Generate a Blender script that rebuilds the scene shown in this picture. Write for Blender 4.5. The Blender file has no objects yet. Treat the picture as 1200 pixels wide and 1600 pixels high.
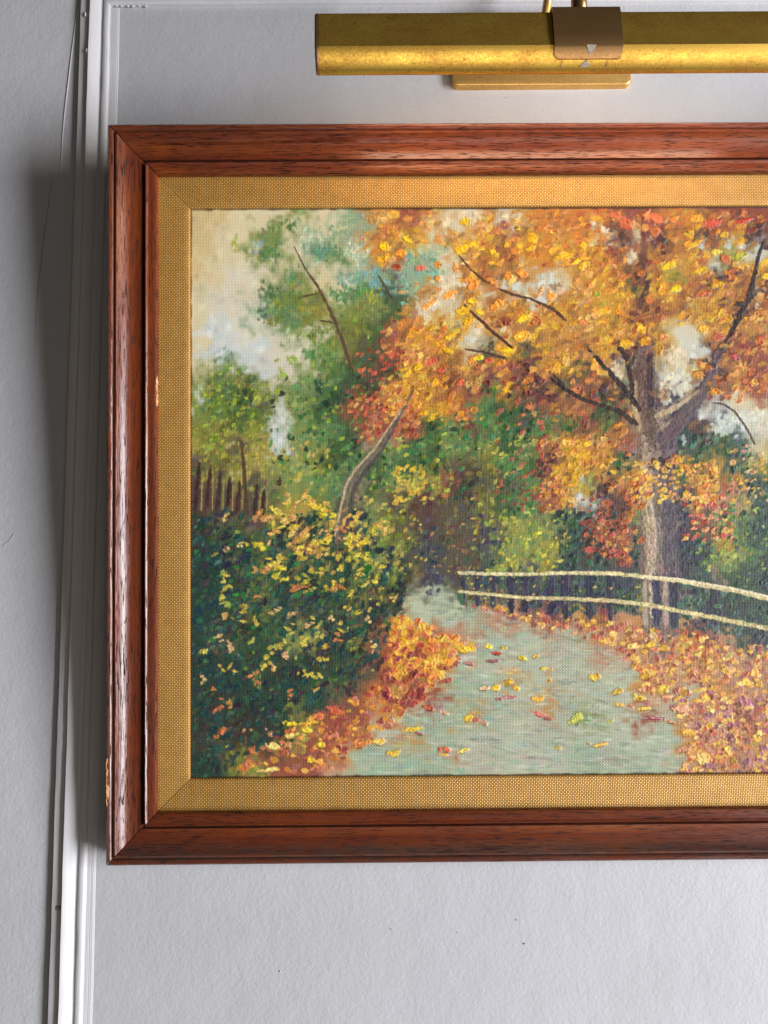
import bpy, bmesh, math, random
import numpy as np
from mathutils import Matrix, Vector
random.seed(5)

scene = bpy.context.scene
COLL = scene.collection

# ---------------------------------------------------------------- camera
# World: the wall is the plane y = 0, x runs to the right along it, z is up, the room is at y < 0 (metres).
cam = bpy.data.cameras.new("camera")
cam.sensor_fit = 'VERTICAL'; cam.sensor_height = 36.0; cam.sensor_width = 27.0
cam.lens = 36.0*1250/1600
cam.clip_start = 0.01; cam.clip_end = 50
cam_ob = bpy.data.objects.new("camera", cam); COLL.objects.link(cam_ob)
RIGHT = Vector((0.99992618, -0.00616296, -0.01047159))
UP = Vector((0.00974074, -0.10857736, 0.99404028))
FWD = Vector((0.00726321, 0.9940689, 0.10850932))
CAM = Vector((-0.0038132, -0.5218862, -0.0569674))
cam_ob.matrix_world = Matrix(((RIGHT.x, UP.x, -FWD.x, CAM.x), (RIGHT.y, UP.y, -FWD.y, CAM.y), (RIGHT.z, UP.z, -FWD.z, CAM.z), (0, 0, 0, 1)))
scene.camera = cam_ob

# ---------------------------------------------------------------- room light
world = bpy.data.worlds.new("World"); scene.world = world; world.use_nodes = True
wb = world.node_tree.nodes['Background']
wb.inputs[0].default_value = (1.0, 0.84, 0.72, 1); wb.inputs[1].default_value = 0.03
# daylight from a window to the right of the picture and below it
def area(name, loc, target, sx, sy, power, color):
    l = bpy.data.lights.new(name, 'AREA'); l.shape = 'RECTANGLE'; l.size = sx; l.size_y = sy; l.energy = power; l.color = color
    o = bpy.data.objects.new(name, l); COLL.objects.link(o); o.location = loc
    o.rotation_euler = (Vector(target)-Vector(loc)).to_track_quat('-Z', 'Y').to_euler()
    return o
area("window_light", (2.10, -1.30, -0.48), (0.0, 0, -0.48), 0.8, 1.85, 138.0, (0.925, 0.945, 1.0))
area("added_floor_bounce", (0.5, -1.32, -1.4), (0.5, -1.32, 0), 1.35, 0.7, 9.0, (1.0, 0.91, 0.80))     # added lamp standing in for a lit floor, shaped for the shade's gold reflection
scene.view_settings.view_transform = 'Standard'; scene.view_settings.look = 'None'
scene.view_settings.exposure = 0.0; scene.view_settings.gamma = 1.0

# ---------------------------------------------------------------- helpers
def link(name, me, mats=(), parent=None):
    o = bpy.data.objects.new(name, me); COLL.objects.link(o)
    if me is not None:
        for m in mats: me.materials.append(m)
    if parent is not None: o.parent = parent
    return o
def tag(o, label, cat=None, group=None):
    o['label'] = label
    if cat: o['category'] = cat
    if group: o['group'] = group
    return o
def mesh(name, verts, faces, smooth=True):
    me = bpy.data.meshes.new(name); me.from_pydata([tuple(v) for v in verts], [], faces); me.update()
    if smooth: me.polygons.foreach_set('use_smooth', [True]*len(me.polygons))
    return me
def from_bm(name, bm, smooth=True):
    bmesh.ops.recalc_face_normals(bm, faces=bm.faces[:])
    me = bpy.data.meshes.new(name); bm.to_mesh(me); bm.free()
    if smooth: me.polygons.foreach_set('use_smooth', [True]*len(me.polygons))
    return me
def sharp(me, deg=35):
    try: me.set_sharp_from_angle(angle=math.radians(deg))
    except Exception: pass
def hash1(i): return (math.sin(i*127.1)*43758.5453) % 1.0
def wav(x, s=0.0):
    return (math.sin(x*23+s*1.7)+.6*math.sin(x*61+s*2.9+1)+.4*math.sin(x*137+s*.7+2))/2

class NT:
    """tiny helper to write node trees"""
    def __init__(self, name):
        self.m = bpy.data.materials.new(name); self.m.use_nodes = True
        self.t = self.m.node_tree; self.n = self.t.nodes; self.b = self.n['Principled BSDF']
    def node(self, kind, **kw):
        x = self.n.new(kind)
        for k, v in kw.items(): setattr(x, k, v)
        return x
    def put(self, sock, v):
        if isinstance(v, bpy.types.NodeSocket): self.t.links.new(v, sock)
        else: sock.default_value = v
    def math(self, op, a, b=0.0, c=0.0, clamp=False):
        x = self.node('ShaderNodeMath', operation=op, use_clamp=clamp)
        self.put(x.inputs[0], a); self.put(x.inputs[1], b); self.put(x.inputs[2], c); return x.outputs[0]
    def coord(self, kind='Object'): return self.node('ShaderNodeTexCoord').outputs[kind]
    def scale(self, vec, s):
        x = self.node('ShaderNodeMapping'); self.put(x.inputs[0], vec); x.inputs['Scale'].default_value = s; return x.outputs[0]
    def noise(self, vec, scale, detail=2, rough=.5, out=0, dist=0.0):
        x = self.node('ShaderNodeTexNoise'); self.put(x.inputs['Vector'], vec)
        x.inputs['Scale'].default_value = scale; x.inputs['Detail'].default_value = detail; x.inputs['Roughness'].default_value = rough
        x.inputs['Distortion'].default_value = dist
        return x.outputs[out]
    def ramp(self, fac, stops):
        x = self.node('ShaderNodeValToRGB'); self.put(x.inputs[0], fac); e = x.color_ramp.elements
        while len(e) < len(stops): e.new(.5)
        for el, (p, c) in zip(e, stops): el.position = p; el.color = tuple(c)+(1,) if len(c) == 3 else c
        return x.outputs[0]
    def mix(self, fac, a, b, mode='MIX'):
        x = self.node('ShaderNodeMix', data_type='RGBA', blend_type=mode)
        self.put(x.inputs[0], fac); self.put(x.inputs[6], a); self.put(x.inputs[7], b); return x.outputs[2]
    def map(self, v, a, b, c, d):
        x = self.node('ShaderNodeMapRange'); self.put(x.inputs[0], v)
        for i, q in enumerate((a, b, c, d)): x.inputs[1+i].default_value = q
        return x.outputs[0]
    def sep(self, vec):
        x = self.node('ShaderNodeSeparateXYZ'); self.put(x.inputs[0], vec); return x.outputs
    def bump(self, h, dist, strength=1.0, normal=None):
        x = self.node('ShaderNodeBump'); self.put(x.inputs['Height'], h); x.inputs['Distance'].default_value = dist
        self.put(x.inputs['Strength'], strength)
        if normal is not None: self.put(x.inputs['Normal'], normal)
        return x.outputs[0]
    def set(self, **kw):
        for k, v in kw.items(): self.put(self.b.inputs[k.replace('_', ' ')], v)
        return self.m

# ---------------------------------------------------------------- materials
def mat_wall(name, col, orange=1.0, brush=False):
    t = NT(name); c = t.coord()
    if brush:
        peel = t.noise(t.scale(c, (900, 900, 25)), 1.0, 3, .55)
        lump = t.noise(c, 60, 2)
        n = t.bump(peel, .0003, .5); n = t.bump(lump, .0012, .35, n)
    else:
        peel = t.noise(c, 430, 2, .45, dist=.6)
        fine = t.noise(c, 1400, 1, .5)
        lump = t.noise(c, 38, 3, .6)
        n = t.bump(peel, .0005, .42*orange); n = t.bump(fine, .00012, .4, n); n = t.bump(lump, .002, .36, n)
    tone = t.noise(c, 9, 3, .6)
    k = t.map(tone, .3, .7, .965, 1.03)
    # faint patches where the wall was touched up with a slightly different batch of paint
    patchy = t.map(t.noise(t.scale(c, (5, 5, 3)), 1, 4, .62), .46, .60, 0, 1)
    colr = t.mix(1.0, (*col, 1), k, 'MULTIPLY')
    colr = t.mix(t.math('MULTIPLY', patchy, .09), colr, (.42, .40, .38, 1))
    smear = t.map(t.noise(t.scale(c, (40, 40, 9)), 1, 4, .7), .58, .74, 0, .10)
    colr = t.mix(smear, colr, (.33, .31, .29, 1))
    return t.set(Base_Color=colr, Roughness=t.map(t.noise(c, 14, 3), .35, .65, .44, .60), Specular_IOR_Level=.3, Normal=n)
WALL = mat_wall("wall_paint", (.487, .485, .50))
TRIM = mat_wall("trim_paint", (.59, .578, .582), brush=True)

def mat_wood(name, seed, hue=0.0):
    t = NT(name); c = t.coord()
    mp = t.node('ShaderNodeMapping'); t.put(mp.inputs[0], c); mp.inputs['Location'].default_value = (seed*.37, seed*.113, 0)
    v = mp.outputs[0]
    warp = t.noise(t.scale(v, (6, 30, 30)), 1, 2)
    x = t.node('ShaderNodeVectorMath', operation='MULTIPLY_ADD'); t.put(x.inputs[0], t.noise(t.scale(v, (7, 60, 60)), 1, 2, out=1)); x.inputs[1].default_value = (0, .004, .002); t.put(x.inputs[2], v)
    w = x.outputs[0]
    broad = t.noise(t.scale(w, (5, 260, 180)), 1, 5, .65)
    fine = t.noise(t.scale(w, (22, 900, 700)), 1, 3, .6)
    pores = t.noise(t.scale(w, (100, 1650, 1500)), 1, 2, .55)
    patch = t.noise(t.scale(v, (16, 30, 30)), 1, 3, .6)
    col = t.ramp(broad, [(.25, (.095, .015, .004)), (.48, (.16, .030, .006)), (.65, (.225, .052, .008)), (.85, (.31, .092, .012))])
    col = t.mix(t.map(fine, .35, .65, .0, .45), col, (.10, .022, .010, 1))
    col = t.mix(t.map(patch, .40, .62, .42, 0.), col, (.075, .018, .010, 1))
    pm = t.math('MULTIPLY', t.map(pores, .55, .60, 0, 1), t.map(patch, .35, .6, 1., .7))
    col = t.mix(t.math('MULTIPLY', pm, .88), col, (.016, .009, .008, 1))
    # dark brown-grey tone in the hollows of the moulding, with dust on the bottom rail
    geo = t.node('ShaderNodeNewGeometry')
    att = t.node('ShaderNodeAttribute'); att.attribute_name = 'hollow_tone'
    g = t.math('MULTIPLY', att.outputs['Fac'], t.map(t.noise(t.scale(v, (60, 200, 200)), 1, 4, .65), .3, .65, .2, 1.))
    col = t.mix(g, col, (.045, .034, .030, 1))
    dust = t.math('GREATER_THAN', t.noise(v, 620, 1, .5), .83)
    col = t.mix(t.math('MULTIPLY', dust, .7), col, (.40, .34, .30, 1))
    rough = t.math('ADD', t.math('ADD', t.map(fine, .3, .7, .24, .40), t.math('MULTIPLY', pm, .35)), t.math('MULTIPLY', g, .3))
    n = t.bump(pm, .0006, -1.0)
    n = t.bump(fine, .0003, .5, n)
    n = t.bump(t.noise(t.scale(v, (30, 120, 120)), 1, 3), .0008, .25, n)
    return t.set(Base_Color=col, Roughness=rough, Specular_IOR_Level=t.math('MULTIPLY', t.math('SUBTRACT', 1.0, pm), .5), Normal=n, Coat_Weight=t.math('MULTIPLY', t.math('SUBTRACT', 1.0, pm), t.map(fine, .35, .65, .08, .42)), Coat_Roughness=.2)
WOODS = [mat_wood("varnished_mahogany", 1.0), mat_wood("varnished_mahogany", 4.3), mat_wood("varnished_mahogany", 7.7), mat_wood("varnished_mahogany", 11.2)]

def bare_wood():
    t = NT("bare_wood"); c = t.coord()
    f = t.noise(t.scale(c, (60, 60, 60)), 8, 3)
    return t.set(Base_Color=t.ramp(f, [(.3, (.30, .12, .04)), (.6, (.62, .33, .13)), (.8, (.70, .44, .22))]), Roughness=.75)
BARE = bare_wood()

def weave(t, c, pu, pv, axes=(0, 1), warp=.00042, wscale=120):
    """height of a plain woven cloth at pitch pu, pv (metres): threads going over and under one another"""
    x = t.node('ShaderNodeVectorMath', operation='MULTIPLY_ADD'); t.put(x.inputs[0], t.noise(c, wscale, 2, out=1)); x.inputs[1].default_value = (warp,)*3; t.put(x.inputs[2], c)
    s = t.sep(x.outputs[0])
    u = t.math('MULTIPLY', s[axes[0]], math.pi/pu); v = t.math('MULTIPLY', s[axes[1]], math.pi/pv)
    su, sv = t.math('SINE', u), t.math('SINE', v)
    ru = t.math('POWER', t.math('ABSOLUTE', su), .6); rv = t.math('POWER', t.math('ABSOLUTE', sv), .6)
    cu, cv = t.math('COSINE', u), t.math('COSINE', v)
    # sign of the crossing: which thread is on top
    iu = t.math('FLOOR', t.math('DIVIDE', s[axes[0]], pu)); iv = t.math('FLOOR', t.math('DIVIDE', s[axes[1]], pv))
    par = t.math('ABSOLUTE', t.math('MODULO', t.math('ADD', iu, iv), 2.0))
    au, av = t.math('ABSOLUTE', su), t.math('ABSOLUTE', sv)
    over = t.math('MULTIPLY', au, t.math('POWER', av, .5)); under = t.math('MULTIPLY', av, t.math('POWER', au, .5))
    hh = t.math('ADD', t.math('MULTIPLY', over, par), t.math('MULTIPLY', t.math('MULTIPLY', under, .5), t.math('SUBTRACT', 1.0, par)))
    pit = t.math('SUBTRACT', 1.0, hh)
    return hh, pit

def mat_gold_cloth():
    t = NT("gold_painted_cloth"); c = t.coord()
    h, gap = weave(t, c, .00108, .00104)
    tone = t.noise(c, 130, 4, .65)
    gold = t.ramp(tone, [(.25, (.53, .265, .044)), (.55, (.62, .320, .058)), (.8, (.69, .375, .078))])
    hole = t.map(gap, .25, .95, 0., .72)
    worn = t.map(t.noise(c, 300, 2), .55, .75, 0., .35)
    col = t.mix(hole, gold, (.055, .035, .018, 1)); col = t.mix(worn, col, (.20, .12, .04, 1))
    dark = t.math('GREATER_THAN', t.noise(c, 150, 2, .5), .80)
    col = t.mix(t.math('MULTIPLY', dark, .7), col, (.06, .04, .03, 1))
    n = t.bump(h, .0004, .55)
    return t.set(Base_Color=col, Metallic=.35, Roughness=.46, Normal=n)
GOLD = mat_gold_cloth()

def mat_canvas():
    t = NT("oil_paint_on_canvas"); c = t.coord()
    h, gap = weave(t, c, .00096, .00093, axes=(0, 2))
    col = t.node('ShaderNodeAttribute'); col.attribute_name = 'paint'
    thk = t.node('ShaderNodeAttribute'); thk.attribute_name = 'impasto'
    vis = t.math('MULTIPLY', t.map(thk.outputs['Fac'], .12, .8, 1.0, .04), t.map(t.noise(c, 28, 3, .6), .35, .65, .55, 1.))
    hole = t.math('MULTIPLY', t.map(gap, .3, .95, 0., .62), vis)  # pits of the weave darkened in the paint colour, as thread shadow
    k = t.mix(hole, col.outputs['Color'], t.mix(1.0, col.outputs['Color'], (.28, .25, .22, 1), 'MULTIPLY'))
    crest = t.math('MULTIPLY', t.map(h, .75, 1.0, 0., .03), vis)
    k = t.mix(crest, k, t.mix(.5, k, (.80, .76, .66, 1)))
    n = t.bump(h, .0005, t.math('MULTIPLY', vis, .45))
    fine = t.noise(c, 1800, 2)
    n = t.bump(fine, .00015, .35, n)
    return t.set(Base_Color=k, Roughness=.52, Specular_IOR_Level=.38, Normal=n)
CANVAS = mat_canvas()

def mat_brass(name, dark, light, mottle=1.0, metal=.90):
    t = NT(name); c = t.coord()
    a = t.noise(t.scale(c, (60, 110, 110)), 1, 5, .65); b = t.noise(c, 900, 3, .6); s = t.noise(t.scale(c, (260, 900, 900)), 1, 3, .7)
    f = t.math('ADD', t.math('MULTIPLY', a, .5), t.math('MULTIPLY', b, .5))
    col = t.ramp(f, [(.34, dark), (.62, light)])
    spot = t.math('GREATER_THAN', s, .66)
    col = t.mix(t.math('MULTIPLY', spot, .55*mottle), col, (.10, .055, .018, 1))
    r = t.map(f, .35, .65, .38, .26)
    n = t.bump(b, .00006, .3)
    return t.set(Base_Color=col, Metallic=metal, Specular_IOR_Level=.4, Roughness=r, Normal=n)
BRASS = mat_brass("antique_brass", (.50, .235, .045), (.92, .61, .11))
BRASS_DARK = mat_brass("tarnished_brass", (.32, .17, .066), (.50, .29, .12), .6)
BRASS_PALE = mat_brass("worn_brass", (.52, .29, .08), (.74, .46, .15), 1.0, .55)

def plain(name, col, rough=.5, metal=0.0, emit=None, es=0.0):
    t = NT(name); c = t.coord()
    v = t.map(t.noise(c, 300, 2), .3, .7, .9, 1.08)
    t.set(Base_Color=t.mix(1.0, (*col, 1), v, 'MULTIPLY'), Roughness=rough, Metallic=metal)
    if emit: t.set(Emission_Color=(*emit, 1), Emission_Strength=es)
    return t.m
def mat_mark():
    t = NT("worn_white_print"); c = t.coord()
    w = t.map(t.noise(c, 1500, 3, .6), .42, .62, 0, 1)
    return t.set(Base_Color=t.mix(w, (.38, .33, .26, 1), (.22, .17, .10, 1)), Roughness=.5)
MARK = mat_mark()
THREAD = plain("grey_thread", (.42, .42, .42), .8)
RESIDUE = plain("dark_tape_residue", (.05, .035, .02), .7)
LED = plain("warm_lamp_tube", (.9, .85, .75), .5, emit=(1.0, .80, .58), es=11.5)
# ---------------------------------------------------------------- the oil painting (brush work as geometry)
# Paint is laid stroke by stroke on a grid over the canvas: colour of the paint and
# thickness of the paint (impasto) for every grid point.  Units: u to the right and v
# down, 1 unit = 0.4 mm, canvas corner at (0, 0).
CW, CH = 1138, 886
STEP = 1.2
OU, OV = 3.0, 6.5          # the cloth runs on a little under the border
NX, NY = int((CW+2*OU)/STEP)+1, int((CH+2*OV)/STEP)+1
rng = np.random.default_rng(7)

def smooth_noise(h, w, cell, r):
    gh, gw = int(h/cell)+3, int(w/cell)+3
    g = r.random((gh, gw))
    y = np.arange(h)/cell; x = np.arange(w)/cell
    y0 = y.astype(int); x0 = x.astype(int)
    fy = y-y0; fx = x-x0
    fy = fy*fy*(3-2*fy); fx = fx*fx*(3-2*fx)
    a = g[y0][:, x0]; b = g[y0][:, x0+1]; c = g[y0+1][:, x0]; d = g[y0+1][:, x0+1]
    fx = fx[None]; fy = fy[:, None]
    return (a*(1-fx)+b*fx)*(1-fy)+(c*(1-fx)+d*fx)*fy

PAL = {
 'a': (208,186,134), 'b': (215,203,164), 'c': (212,207,184), 'd': (197,207,204), 'e': (138,168,140),
 'f': (92,128,78), 'g': (60,86,52), 'h': (34,58,50), 'i': (118,122,54), 'j': (158,150,68),
 'k': (54,52,42), 'l': (196,138,70), 'm': (205,128,55), 'n': (206,152,50), 'o': (150,96,60),
 'p': (84,60,58), 'q': (146,80,62), 'r': (88,82,64), 's': (180,188,160), 't': (160,180,152),
 'u': (178,182,160), 'v': (186,142,112), 'w': (66,86,78), 'x': (70,70,82), 'y': (158,138,114),
 'z': (124,140,78)}
# what is painted where, one letter for every 30 units
ROWS = [l+m+r for l, m, r in zip(
"""aabbbzbbel abbzzbebel abbzfbefbm abccbzbbee bccbfzibfz bcceffizzz bdccczciig bdddcczzrr bzzdcczfgr zgiizzfggk
zfggczggqq iijidzffgq jirjdzzggy rijjzzigfg prrrzzffyg prprijifrz krrrjljrxz hhggrllhlz hhrgjrjhiz hhhgghgggi
hhgihrhgir hhkggrrhrk hrghgzjhiq hhhgkhkhhq hhhghhggrq hkhhhghrqm hhkkhiqqqv krkhkjqqls hhiqqqqltt hhiiqqqvtt""".split(),
"""lqlbclclmm lnblnlqnml meeblnonmn eeeclollcb welclcldcl glcbnlonln qmnncbllnl qlmnbrnrnl knmolqqpln lnnoqgnppr
lmnmofgrqo yqgfrfggfg zfgzfjgzql fggrrifgpn zjjqkrrfqn rpprrigfql irprrxjzzw irxrrxzzjw jrxrrwjzjw grxrxwwxwx
ksstrvrxxx lssstvvvqv mnovvttuvu mnnluuusuu qoltttlsuu lqqttuuslu vtvtltusvs vlttuusuus tttvsuuuut ttttuusuuu""".split(),
"""mmqqomnqqq mbpbpmponp nmqbolndjd lnmpnjlrqn lnnrnlqnlp lnnoqnnnpl lnlnncblnl lnppncdpqq rlbpdclplq qprypcypmq
qgpyxxdcbb qgoyxxpddc nlqyxwwgwb nlgypngnwj jplmlglqlw dppoyxlvvw wqozyxqrzw kqqwyxwnzw wwqwyxwzzw wwxwyxwygw
wxwjxywxgw nqvvxvxxww vvllvnqvwx svvvlvnvvv ssslvvlvvv usslvsvlvv zusqsvvvqv uusstlvvnl tustslllvv tttttvvvvq""".split())]
EXT = [ROWS[i][22:30][::-1] for i in range(30)]
ROWS = [r+e for r, e in zip(ROWS, EXT)]
NC = len(ROWS[0])

base = np.array([[PAL[c] for c in r] for r in ROWS], float)
def sample_base(u, v):
    x = np.clip(u/30-.5, 0, NC-1.001); y = np.clip(v/30-.5, 0, 28.999)
    x0 = x.astype(int); y0 = y.astype(int); fx = (x-x0)[..., None]; fy = (y-y0)[..., None]
    return (base[y0, x0]*(1-fx)+base[y0, x0+1]*fx)*(1-fy)+(base[y0+1, x0]*(1-fx)+base[y0+1, x0+1]*fx)*fy
def cell(u, v):
    return ROWS[min(29, max(0, int(v/30)))][min(NC-1, max(0, int(u/30)))]

VV, UU = np.meshgrid(np.arange(NY)*STEP-OV, np.arange(NX)*STEP-OU, indexing='ij')
wu = (smooth_noise(NY, NX, 14, rng)-.5)*44+(smooth_noise(NY, NX, 5, rng)-.5)*20
wv = (smooth_noise(NY, NX, 14, rng)-.5)*44+(smooth_noise(NY, NX, 5, rng)-.5)*20
COL = sample_base(UU+wu, VV+wv)
HGT = np.zeros((NY, NX)); THK = np.zeros((NY, NX))
NZ = np.stack([smooth_noise(256, 256, 3.2, rng), smooth_noise(256, 256, 2.2, rng), smooth_noise(256, 256, 6, rng)])
LINE = smooth_noise(1, 4096, 1.7, rng)[0]

def dab(cu, cv, L, W, ang, col, th=.3, soft=.35, streak=.12, op=1., rough=.5):
    """one touch of the brush: ragged ellipse with bristle marks and a raised rim"""
    R = max(L, W)*1.35
    i0 = max(0, int((cv+OV-R)/STEP)); i1 = min(NY, int((cv+OV+R)/STEP)+2)
    j0 = max(0, int((cu+OU-R)/STEP)); j1 = min(NX, int((cu+OU+R)/STEP)+2)
    if i1-i0 < 2 or j1-j0 < 2: return
    du = UU[i0:i1, j0:j1]-cu; dv = VV[i0:i1, j0:j1]-cv
    ca, sa = math.cos(ang), math.sin(ang)
    a = (du*ca+dv*sa)/L; b = (-du*sa+dv*ca)/W
    oi = rng.integers(0, 256-(i1-i0)) if i1-i0 < 256 else 0
    oj = rng.integers(0, 256-(j1-j0)) if j1-j0 < 256 else 0
    k = rng.integers(0, 3)
    n = NZ[k, oi:oi+i1-i0, oj:oj+j1-j0]-.5
    n2 = NZ[1, oj % 200:oj % 200+i1-i0, oi % 200:oi % 200+j1-j0]-.5 if max(i1-i0, j1-j0) < 56 else n
    tp = rng.uniform(-.45, .45); bb = b*(1+tp*a)
    r = (np.abs(a)**1.7+np.abs(bb)**1.7)**(1/1.7)+n*rough*1.25+n2*rough*.7
    m = np.clip((1-r)/soft, 0, 1); m = m*m*(3-2*m)*op
    s = LINE[(np.clip((b+1.6)*W*1.1, 0, 60)*8).astype(int)+rng.integers(0, 3000)]-.5
    cc = np.array(col, float)
    if th > .1: cc = cc*.86+.14*COL[(i0+i1)//2, (j0+j1)//2]
    c = cc[None, None]*(1+streak*(2*s+1.2*n+.8*n2))[..., None]
    mm = m[..., None]
    COL[i0:i1, j0:j1] = COL[i0:i1, j0:j1]*(1-mm)+c*mm
    if th > 0:
        prof = .5+.6*np.clip(r, 0, 1)**2+.6*s+.6*n+.7*n2+.25*a
        HGT[i0:i1, j0:j1] = HGT[i0:i1, j0:j1]*(1-.55*m)+th*prof*m
        THK[i0:i1, j0:j1] = np.maximum(THK[i0:i1, j0:j1]*(1-.3*m), m*min(1., th/.3))

def jit(c, d=10):
    k = 1+rng.normal(0, .07)
    return tuple(np.clip(np.array(c)*k+rng.normal(0, d*.6, 3), 8, 250))
def U(x): return x-299
def V(x, y): return y-328+.0062*(x-299)

def stroke(pts, col, th=.15, soft=.5, streak=.15, op=1., dense=.45, jitc=6, wob=.6):
    """a drawn line: pts = (x, y, half width), laid as overlapping touches"""
    for (x0, y0, w0), (x1, y1, w1) in zip(pts[:-1], pts[1:]):
        d = math.hypot(x1-x0, y1-y0); n = max(1, int(d/(max(1.2, (w0+w1)/2)*2*dense)))
        an = math.atan2(y1-y0, x1-x0)
        for k in range(n):
            t = (k+.5)/n; w = w0+(w1-w0)*t
            x = x0+(x1-x0)*t+rng.normal(0, wob*.5); y = y0+(y1-y0)*t+rng.normal(0, wob*.5)
            dab(U(x), V(x, y), w*1.9+1.2, max(w, 1.1), an+rng.normal(0, .08), jit(col, jitc), th, soft, streak, op, .45)

def scatter(n, box, pal, L, ratio, ang, th, soft=.3, only=None, streak=.12, op=1., poly=None):
    x0, y0, x1, y1 = box
    for _ in range(n):
        x = rng.uniform(x0, x1); y = rng.uniform(y0, y1)
        if poly is not None and not inside(x, y, poly): continue
        if only and cell(U(x), V(x, y)) not in only: continue
        l = rng.uniform(*L)
        sf = rng.random()
        dab(U(x), V(x, y), l, l*rng.uniform(*ratio), rng.uniform(*ang), jit(pal[rng.integers(len(pal))]), th*rng.uniform(.3, 1.3)*(1-.4*sf), soft*(.8+1.0*sf*sf), streak*1.2, op*(1-.3*sf*rng.random()), .45+.45*rng.random())

def inside(x, y, poly):
    c = False; j = len(poly)-1
    for i in range(len(poly)):
        xi, yi = poly[i]; xj, yj = poly[j]
        if (yi > y) != (yj > y) and x < (xj-xi)*(y-yi)/(yj-yi)+xi: c = not c
        j = i
    return c

# 1. thin first lay-in, following the forms
for _ in range(5200):
    u, v = rng.uniform(-3, CW+3), rng.uniform(-6, CH+6)
    c = cell(u, v); col = sample_base(np.array(u+rng.normal(0, 7)), np.array(v+rng.normal(0, 7)))
    if c in 'abcd':
        dab(u, v, rng.uniform(9, 18), rng.uniform(5, 9), rng.uniform(-2.4, -.4), jit(col, 7), .03, .9, .05, .5)
    elif c in 'stu':
        dab(u, v, rng.uniform(10, 26), rng.uniform(3, 6), rng.normal(0, .15), jit(col, 12), .04, .8, .07, .6)
    else:
        dab(u, v, rng.uniform(6, 13), rng.uniform(4, 7), rng.uniform(-1.6, .3), jit(col, 20), .07, .6, .2, .75)

# 2. foliage, touch by touch
GREEN = {'e': [(120,160,130),(150,180,150),(92,146,112),(176,186,150),(110,160,152)],
 'f': [(82,124,76),(62,112,72),(112,140,62),(58,86,54),(132,150,90),(72,132,86)],
 'g': [(50,78,48),(66,96,48),(38,60,44),(84,114,56),(112,124,52),(46,88,60)],
 'i': [(124,128,48),(98,112,48),(146,142,58),(84,98,50),(164,160,84)],
 'j': [(168,158,62),(140,138,62),(186,168,84),(118,122,58),(200,180,70)],
 'z': [(116,140,74),(144,152,82),(92,126,70),(160,166,96),(84,112,64)],
 'r': [(84,80,62),(98,90,70),(66,66,56),(110,104,60),(74,84,58),(120,92,64)],
 'k': [(50,50,42),(62,54,44),(40,48,42),(76,68,48)],
 'h': [(38,64,56),(30,52,50),(48,80,64),(52,46,44),(42,72,54),(58,88,62),(34,58,58)],
 'w': [(56,80,70),(40,64,60),(78,100,86),(48,62,66),(68,96,66),(36,54,52)],
 'x': [(66,66,80),(54,58,70),(70,84,82),(84,80,90)]}
LEAF = {'l': [(218,158,68),(196,126,68),(210,144,80),(172,102,62),(226,172,60),(214,176,98),(186,138,84)],
 'm': [(220,142,56),(200,112,64),(228,164,52),(166,90,56),(210,130,74),(190,140,84)],
 'n': [(230,174,42),(220,150,52),(208,162,66),(186,116,60),(226,184,66),(146,98,56),(196,150,70)],
 'o': [(190,110,58),(150,80,58),(216,142,54),(108,64,54),(178,122,64)],
 'q': [(182,104,74),(152,86,66),(208,130,74),(120,76,62),(214,146,68),(138,88,76),(202,150,84)],
 'p': [(96,62,58),(70,52,54),(150,82,64),(190,120,62),(80,66,70)],
 'v': [(228,178,86),(210,140,96),(196,116,84),(166,92,80),(238,196,98),(176,112,104),(216,158,112)]}
for _ in range(9500):
    u, v = rng.uniform(-3, CW+3), rng.uniform(-6, CH+6)
    c = cell(u+rng.normal(0, 5), v+rng.normal(0, 5))
    if c not in GREEN: continue
    right = u > 300
    if v < 300 and u < 330:
        if rng.random() < .45: continue
        l = rng.uniform(5, 10)
        dab(u, v, l, l*rng.uniform(.35, .6), rng.uniform(-1.9, -.8), jit(sample_base(np.array(u), np.array(v))*.45+np.array(GREEN[c][rng.integers(len(GREEN[c]))])*.55, 8), .06, .85, .12, .7)
        continue
    l = rng.uniform(3.5, 7.5) if right else rng.uniform(3, 6.5)
    soft = .35 if (right or v > 480) else .7
    th = .2 if right else (.1 if v < 480 else .16)
    dab(u, v, l, l*rng.uniform(.45, .8), rng.uniform(-1.9, .4), jit(GREEN[c][rng.integers(len(GREEN[c]))], 9), th*rng.uniform(.5, 1.3), soft, .16, .9)
# light accents in the greens
scatter(150, (302,570,440,705), [(150,166,48),(132,152,52),(168,168,70)], (3.5,7), (.5,.9), (-1.5,.2), .14, .6, 'gfiz')
scatter(120, (302,690,520,770), [(186,170,70),(168,156,72),(150,146,60),(196,182,110)], (4,8), (.5,.9), (-1.7,-.6), .1, .8)
scatter(150, (440,480,630,760), [(112,150,76),(132,160,66),(88,136,80),(150,170,84),(76,116,64)], (3.5,7.5), (.5,.85), (-1.7,-.2), .14, .6, 'gfizk')
scatter(90, (420,560,620,760), [(60,120,62),(150,172,54),(40,60,42),(52,100,66),(36,52,40)], (3.5,7), (.5,.9), (-1.5,.2), .16, .5)
scatter(120, (620,650,850,790), [(52,128,74),(70,112,60),(160,166,62),(36,66,54),(196,190,84)], (3,7), (.4,.8), (-1.2,.1), .2, .4)
scatter(90, (735,790,890,895), [(192,184,66),(160,172,74),(208,194,84),(120,150,80)], (3,6), (.4,.8), (-1.4,0), .2, .4)
scatter(90, (1085,770,1200,900), [(150,172,84),(110,150,90),(86,124,98),(176,184,96)], (3,6.5), (.5,.8), (-1.4,0), .2, .4)
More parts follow.
